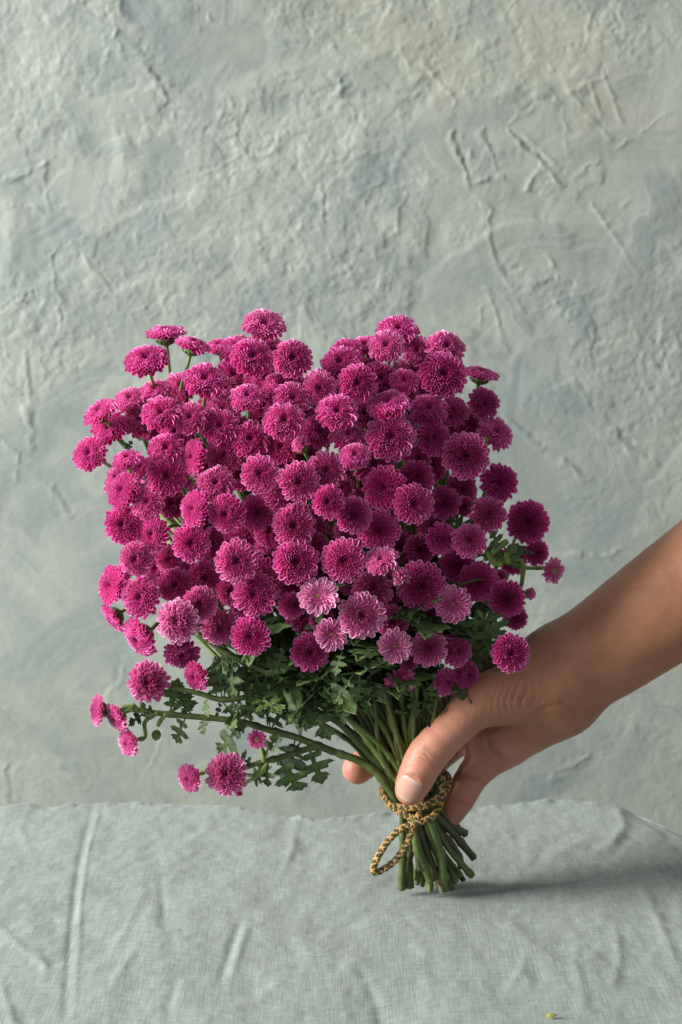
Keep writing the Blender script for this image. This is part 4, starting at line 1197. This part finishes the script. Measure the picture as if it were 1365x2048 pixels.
def rc_sdf(Pn, A, B, ra, rb):
    d = B - A
    t = np.clip(((Pn - A) @ d) / (d @ d), 0, 1)
    return np.linalg.norm(Pn - (A + t[..., None] * d), axis=-1) - (ra + (rb - ra) * t)


def smin(a, b_, k):
    h = np.clip(0.5 + 0.5 * (b_ - a) / k, 0, 1)
    return b_ * (1 - h) + a * h - k * h * (1 - h)


ARM = [(1900, 860, 0.5, 4.3), (1560, 1068, 0.6, 3.6), (1365, 1190, 0.8, 3.02), (1205, 1300, 1.0, 2.62), (1105, 1362, 1.1, 2.30)]
PALM = [((1105, 1362, 1.1, 2.30), (1000, 1368, 1.9, 1.65)), ((1105, 1392, 0.9, 2.25), (1010, 1465, 1.5, 1.72)), ((1000, 1368, 2.0, 1.6), (945, 1420, 2.7, 1.15)), ((1030, 1420, 1.8, 1.9), (950, 1460, 2.6, 1.1))]
FINGERS = [
    [(940, 1405, 2.8, 1.05), (835, 1462, 3.1, .92), (765, 1505, 2.3, .80), (716, 1538, 1.7, .80)],          # index: its tip shows beyond the stems
    [(940, 1440, 2.9, 1.0), (860, 1512, 3.4, .88), (815, 1560, 2.7, .75), (800, 1590, 2.3, .68)],            # middle and ring: behind the stems
    [(940, 1452, 2.9, 1.0), (866, 1518, 3.4, .80), (838, 1585, 2.8, .70), (828, 1615, 2.4, .64)],
    [(1008, 1488, 1.6, 1.15), (951, 1545, 1.5, .86), (919, 1600, 1.3, .78), (891, 1643, 1.15, .62)],        # little finger, lowest
]
THUMB = [(1100, 1352, -0.2, 2.0), (1030, 1385, -1.2, 1.62), (962, 1406, -2.0, 1.24), (912, 1452, -2.6, .95), (857, 1508, -2.9, .98), (832, 1556, -2.8, .89), (821, 1580, -2.65, .77)]


def dense(ch, n=4):
    return [tuple(p) for p in catmull(np.array(ch, float), n)]


ARM = dense(ARM, 4)
FINGERS = [dense(c_, 3) for c_ in FINGERS]
THUMB_D = dense(THUMB, 3)


def body_sdf(Pn, blk=None):
    Fb = np.full(Pn.shape[:-1], 1.0)
    for a, b_ in zip(ARM[:-1], ARM[1:]):
        Fb = np.minimum(Fb, rc_sdf(Pn, *cap(a, b_)))
    for a, b_ in PALM:
        Fb = smin(Fb, rc_sdf(Pn, *cap(a, b_)), 0.010)
    for ch in FINGERS:
        Ff = np.full(Pn.shape[:-1], 1.0)
        for a, b_ in zip(ch[:-1], ch[1:]):
            Ff = smin(Ff, rc_sdf(Pn, *cap(a, b_)), 0.0008)
        Fb = smin(Fb, Ff, 0.006)
    Ft = np.full(Pn.shape[:-1], 1.0)
    for a, b_ in zip(THUMB_D[:-1], THUMB_D[1:]):
        Ft = smin(Ft, rc_sdf(Pn, *cap(a, b_)), 0.0012)
    xa = at(985, 1400, 0)[0]; xb = at(1120, 1400, 0)[0]
    kf = 0.0022 + 0.018 * sstep(xa, xb, Pn[..., 0])
    return smin(Fb, Ft, kf)


def surface_nets(Fv, org, h):
    nx, ny, nz = Fv.shape
    ins = Fv < 0
    c = [ins[i:nx - 1 + i, j:ny - 1 + j, k:nz - 1 + k] for i in (0, 1) for j in (0, 1) for k in (0, 1)]
    s = sum(x.astype(np.int8) for x in c)
    act = (s > 0) & (s < 8)
    ids = np.full(act.shape, -1, np.int64)
    I = np.argwhere(act)
    ids[act] = np.arange(len(I))
    acc = np.zeros((len(I), 3)); cnt = np.zeros(len(I))
    corners = [(i, j, k) for i in (0, 1) for j in (0, 1) for k in (0, 1)]
    vals = {cc: Fv[I[:, 0] + cc[0], I[:, 1] + cc[1], I[:, 2] + cc[2]] for cc in corners}
    for a in corners:
        for ax in range(3):
            if a[ax]: continue
            b_ = list(a); b_[ax] = 1; b_ = tuple(b_)
            va, vb = vals[a], vals[b_]
            m = (va < 0) != (vb < 0)
            t = np.where(m, va / (va - vb + 1e-20), 0)
            p = np.array(a, float)[None] + t[:, None] * np.eye(3)[ax][None]
            acc += p * m[:, None]; cnt += m
    V = (I + acc / cnt[:, None]) * h + org
    Q = []
    for ax in range(3):
        o1, o2 = (ax + 1) % 3, (ax + 2) % 3
        sl0 = [slice(1, -1)] * 3; sl1 = [slice(1, -1)] * 3
        sl0[ax] = slice(0, -1); sl1[ax] = slice(1, None)
        a, b_ = ins[tuple(sl0)], ins[tuple(sl1)]
        for flip, m in ((False, a & ~b_), (True, ~a & b_)):
            E = np.argwhere(m)
            E = E + np.array([0 if q == ax else 1 for q in range(3)])
            def cid(d1, d2):
                c_ = E.copy(); c_[:, o1] -= d1; c_[:, o2] -= d2
                return ids[c_[:, 0], c_[:, 1], c_[:, 2]]
            q = np.stack([cid(1, 1), cid(0, 1), cid(0, 0), cid(1, 0)], -1)
            Q.append(q[:, ::-1] if flip else q)
    return V, np.vstack(Q)


def build_hand():
    h = 0.0010
    lo = np.array([-0.012, -0.052, 0.016]); hi = np.array([0.300, 0.060, 0.385])
    # coarse pass finds the blocks that hold the surface, fine values only there
    B = 16
    dims = np.ceil((hi - lo) / h / B).astype(int) * B
    Fv = np.full(tuple(dims + 1), 0.02, np.float32)
    ax = [lo[k] + np.arange(dims[k] + 1) * h for k in range(3)]
    half = B * h * 0.5
    bl = np.stack(np.meshgrid(*[np.arange(0, dims[k], B) for k in range(3)], indexing='ij'), -1).reshape(-1, 3)
    cen = lo + (bl + B / 2) * h
    dc = body_sdf(cen)
    for (i, j, k), d in zip(bl, dc):
        if abs(d) < half * 1.9:
            sl = (slice(i, i + B + 1), slice(j, j + B + 1), slice(k, k + B + 1))
            G = np.stack(np.meshgrid(ax[0][sl[0]], ax[1][sl[1]], ax[2][sl[2]], indexing='ij'), -1)
            Fv[sl] = body_sdf(G)
        elif d < 0:
            Fv[i:i + B + 1, j:j + B + 1, k:k + B + 1] = np.where(Fv[i:i + B + 1, j:j + B + 1, k:k + B + 1] == np.float32(0.02), -0.02, Fv[i:i + B + 1, j:j + B + 1, k:k + B + 1])
    V, Q = surface_nets(Fv, lo, h)
    # relax the grid look
    e = np.concatenate([Q[:, [0, 1]], Q[:, [1, 2]], Q[:, [2, 3]], Q[:, [3, 0]]])
    deg = np.bincount(e.ravel(), minlength=len(V))
    for it in range(3):
        sm = np.zeros_like(V)
        for k in range(3):
            sm[:, k] = np.bincount(e[:, 0], V[e[:, 1], k], len(V)) + np.bincount(e[:, 1], V[e[:, 0], k], len(V))
        V = V * 0.5 + 0.5 * sm / deg[:, None]
    def grad(Pn):
        g = np.stack([body_sdf(Pn + np.eye(3)[k] * 4e-4) - body_sdf(Pn - np.eye(3)[k] * 4e-4) for k in range(3)], -1)
        return g / (np.linalg.norm(g, axis=1)[:, None] + 1e-12)
    Nr = grad(V)
    PX, PY, _ = proj(V)
    facing = np.clip(-(Nr @ FWD), 0, 1)
    disp = np.zeros(len(V)); crease = np.zeros(len(V))
    # fine fan of wrinkles at the root of the thumb
    wr = PX + 0.30 * (PY - 1400) + 9 * vnoise(PX / 60, PY / 45, 8)
    mk = np.exp(-(((PX - 1010) / 68) ** 2)) * np.exp(-(((PY - 1405) / 50) ** 2)) * facing
    saw = np.abs(((wr / 13.5) % 1.0) - 0.5) * 2
    val = (1 - sstep(0.0, 0.45, saw)) * (0.5 + 0.5 * vnoise(PX / 30, PY / 25, 12))
    disp -= 0.0010 * val * mk; crease += 0.9 * val * mk
    # knuckle folds of the thumb
    axd = np.array([858 - 832, 1508 - 1558], float); axd /= np.linalg.norm(axd)
    al = (PX - 850) * axd[0] + (PY - 1512) * axd[1]; ac = (PX - 850) * -axd[1] + (PY - 1512) * axd[0]
    tmask = np.exp(-(ac / 26) ** 2) * np.exp(-((al + 0) / 26) ** 2) * facing
    for o_, a_ in ((-16, .6), (-7, .9), (2, 1.0), (11, .8), (20, .5)):
        g = np.exp(-((al - o_ + 0.010 * ac * ac + 2.5 * vnoise(ac / 12, al * 0 + o_, 4)) / 2.6) ** 2)
        disp -= 0.0006 * a_ * g * tmask; crease += 1.0 * a_ * g * tmask
    for pts, dp, wd in [([(937, 1466), (978, 1459), (1032, 1445), (1090, 1416), (1128, 1404)], .9, 5), ([(972, 1470), (976, 1497), (1007, 1524)], 2.0, 7), ([(1010, 1455), (1050, 1462), (1100, 1448)], .35, 6),
                        ([(925, 1548), (950, 1556), (972, 1572)], 1.3, 5), ([(905, 1596), (925, 1606), (944, 1612)], .7, 4), ([(1120, 1400), (1145, 1420), (1160, 1440)], .5, 5), ([(1092, 1268), (1115, 1300), (1118, 1340)], .3, 9)]:
        d, _, t = seg_dist(PX, PY, pts)
        g = np.exp(-(d / wd) ** 2) * facing * np.sin(np.pi * np.clip(.1 + .8 * t, 0, 1))
        disp -= 0.001 * dp * g; crease += 0.55 * g * min(1, dp / .6)
    disp += 0.00016 * fbm(PX / 70, PY / 70, 2, 19)
    # a tendon and the wrist bone under the skin
    d, _, t = seg_dist(PX, PY, [(1120, 1335), (1180, 1305), (1260, 1255)])
    disp += 0.0008 * np.exp(-(d / 16) ** 2) * facing * np.sin(np.pi * t)
    # bed of the nail
    nc = (817, 1576)
    dn = np.hypot((PX - nc[0]) * 0.9 + (PY - nc[1]) * 0.4, ((PY - nc[1]) * 0.9 - (PX - nc[0]) * 0.4) * 0.85)
    disp += facing * (0.00045 * np.exp(-((dn - 27) / 6) ** 2) - 0.0003 * (dn < 22))
    crease += facing * 0.55 * np.exp(-((dn - 25) / 3.5) ** 2)
    V = V + Nr * disp[:, None]
    tips = np.array([at(822, 1575, -.03 * 100), at(715, 1540, 1.6 * CM), at(890, 1645, 1.1 * CM)])
    tips[0] = at(822, 1580, -2.8 * CM)
    flush = np.max([np.exp(-(np.linalg.norm(V - t_, axis=1) / 0.019) ** 2) for t_ in tips], 0)
    palm = (1 - sstep(-25, 25, (PX - 937) * 0.25 + (1462 - PY) * 0.97)) * (1 - sstep(1060, 1190, PX))
    palm = np.maximum(palm, 0.55 * (1 - sstep(930, 1010, PX)))
    me = mesh('person', V, Q, M_skin, attrs={'flush': flush, 'palm': palm, 'crease': np.clip(crease, 0, 1)})
    org = Vector(at(1105, 1362, 0.011))
    me.transform(Matrix.Translation(-org))
    o = obj('person', me, loc=org)
    tag(o, 'bare forearm and hand of a person gripping the flower stems, thumb in front', 'person')
    # thumbnail: a curved plate laid on the thumb
    A, Bq = at(THUMB[4][0], THUMB[4][1], THUMB[4][2] * CM), at(THUMB[6][0], THUMB[6][1], THUMB[6][2] * CM)
    axv = Bq - A; axv /= np.linalg.norm(axv)
    nrm = -FWD * 0.93 + RGT * -0.36 + UPV * -0.05; nrm -= axv * (nrm @ axv); nrm /= np.linalg.norm(nrm)
    sd = np.cross(axv, nrm)
    cen = at(829, 1574, -2.8 * CM)
    nu, nv = 13, 15
    P_, UVs = [], []
    for j in range(nv):
        v = -1 + 2 * j / (nv - 1)
        for i in range(nu):
            u = -1 + 2 * i / (nu - 1)
            wv = math.sqrt(max(0.04, 1 - abs(v) ** (4 if v > 0 else 3) * 0.75))
            ph = u * wv * 0.88
            dirv = nrm * math.cos(ph) + sd * math.sin(ph)
            s = v * 0.0066 + (0.0010 * (1 - u * u) if v > 0.9 else 0)
            P_.append((cen + axv * s, dirv)); UVs.append((i / (nu - 1), j / (nv - 1)))
    pos = np.array([a for a, d in P_]); dr = np.array([d for a, d in P_])
    tt = np.full(len(pos), 0.016)
    for it in range(14):
        tt -= 0.85 * body_sdf(pos + dr * tt[:, None])
    dome = np.array([1 - max(abs(2 * u - 1), abs(2 * v - 1)) ** 4 for u, v in UVs])
    surf = pos + dr * (tt + 0.00005 + 0.0004 * dome)[:, None]
    # round the tip end: keep the free edge near the thumb, a little proud
    i = np.arange(nv - 1)[:, None] * nu + np.arange(nu - 1)[None]
    Qn = np.stack([i, i + 1, i + nu + 1, i + nu], -1).reshape(-1, 4)
    under = surf - dr * 0.0006
    VV = np.vstack([surf, under])
    ring = list(range(nu)) + [nu * k + nu - 1 for k in range(1, nv)] + [nu * (nv - 1) + k for k in range(nu - 2, -1, -1)] + [nu * k for k in range(nv - 2, 0, -1)]
    side = [(ring[k], ring[(k + 1) % len(ring)], ring[(k + 1) % len(ring)] + nu * nv, ring[k] + nu * nv) for k in range(len(ring))]
    nm = mesh('fingernail', VV - np.array(org), [Qn, Qn[:, ::-1] + nu * nv, np.array(side)], M_nail, uv=np.array(UVs + UVs))
    obj('fingernail', nm, o)


build_hand()
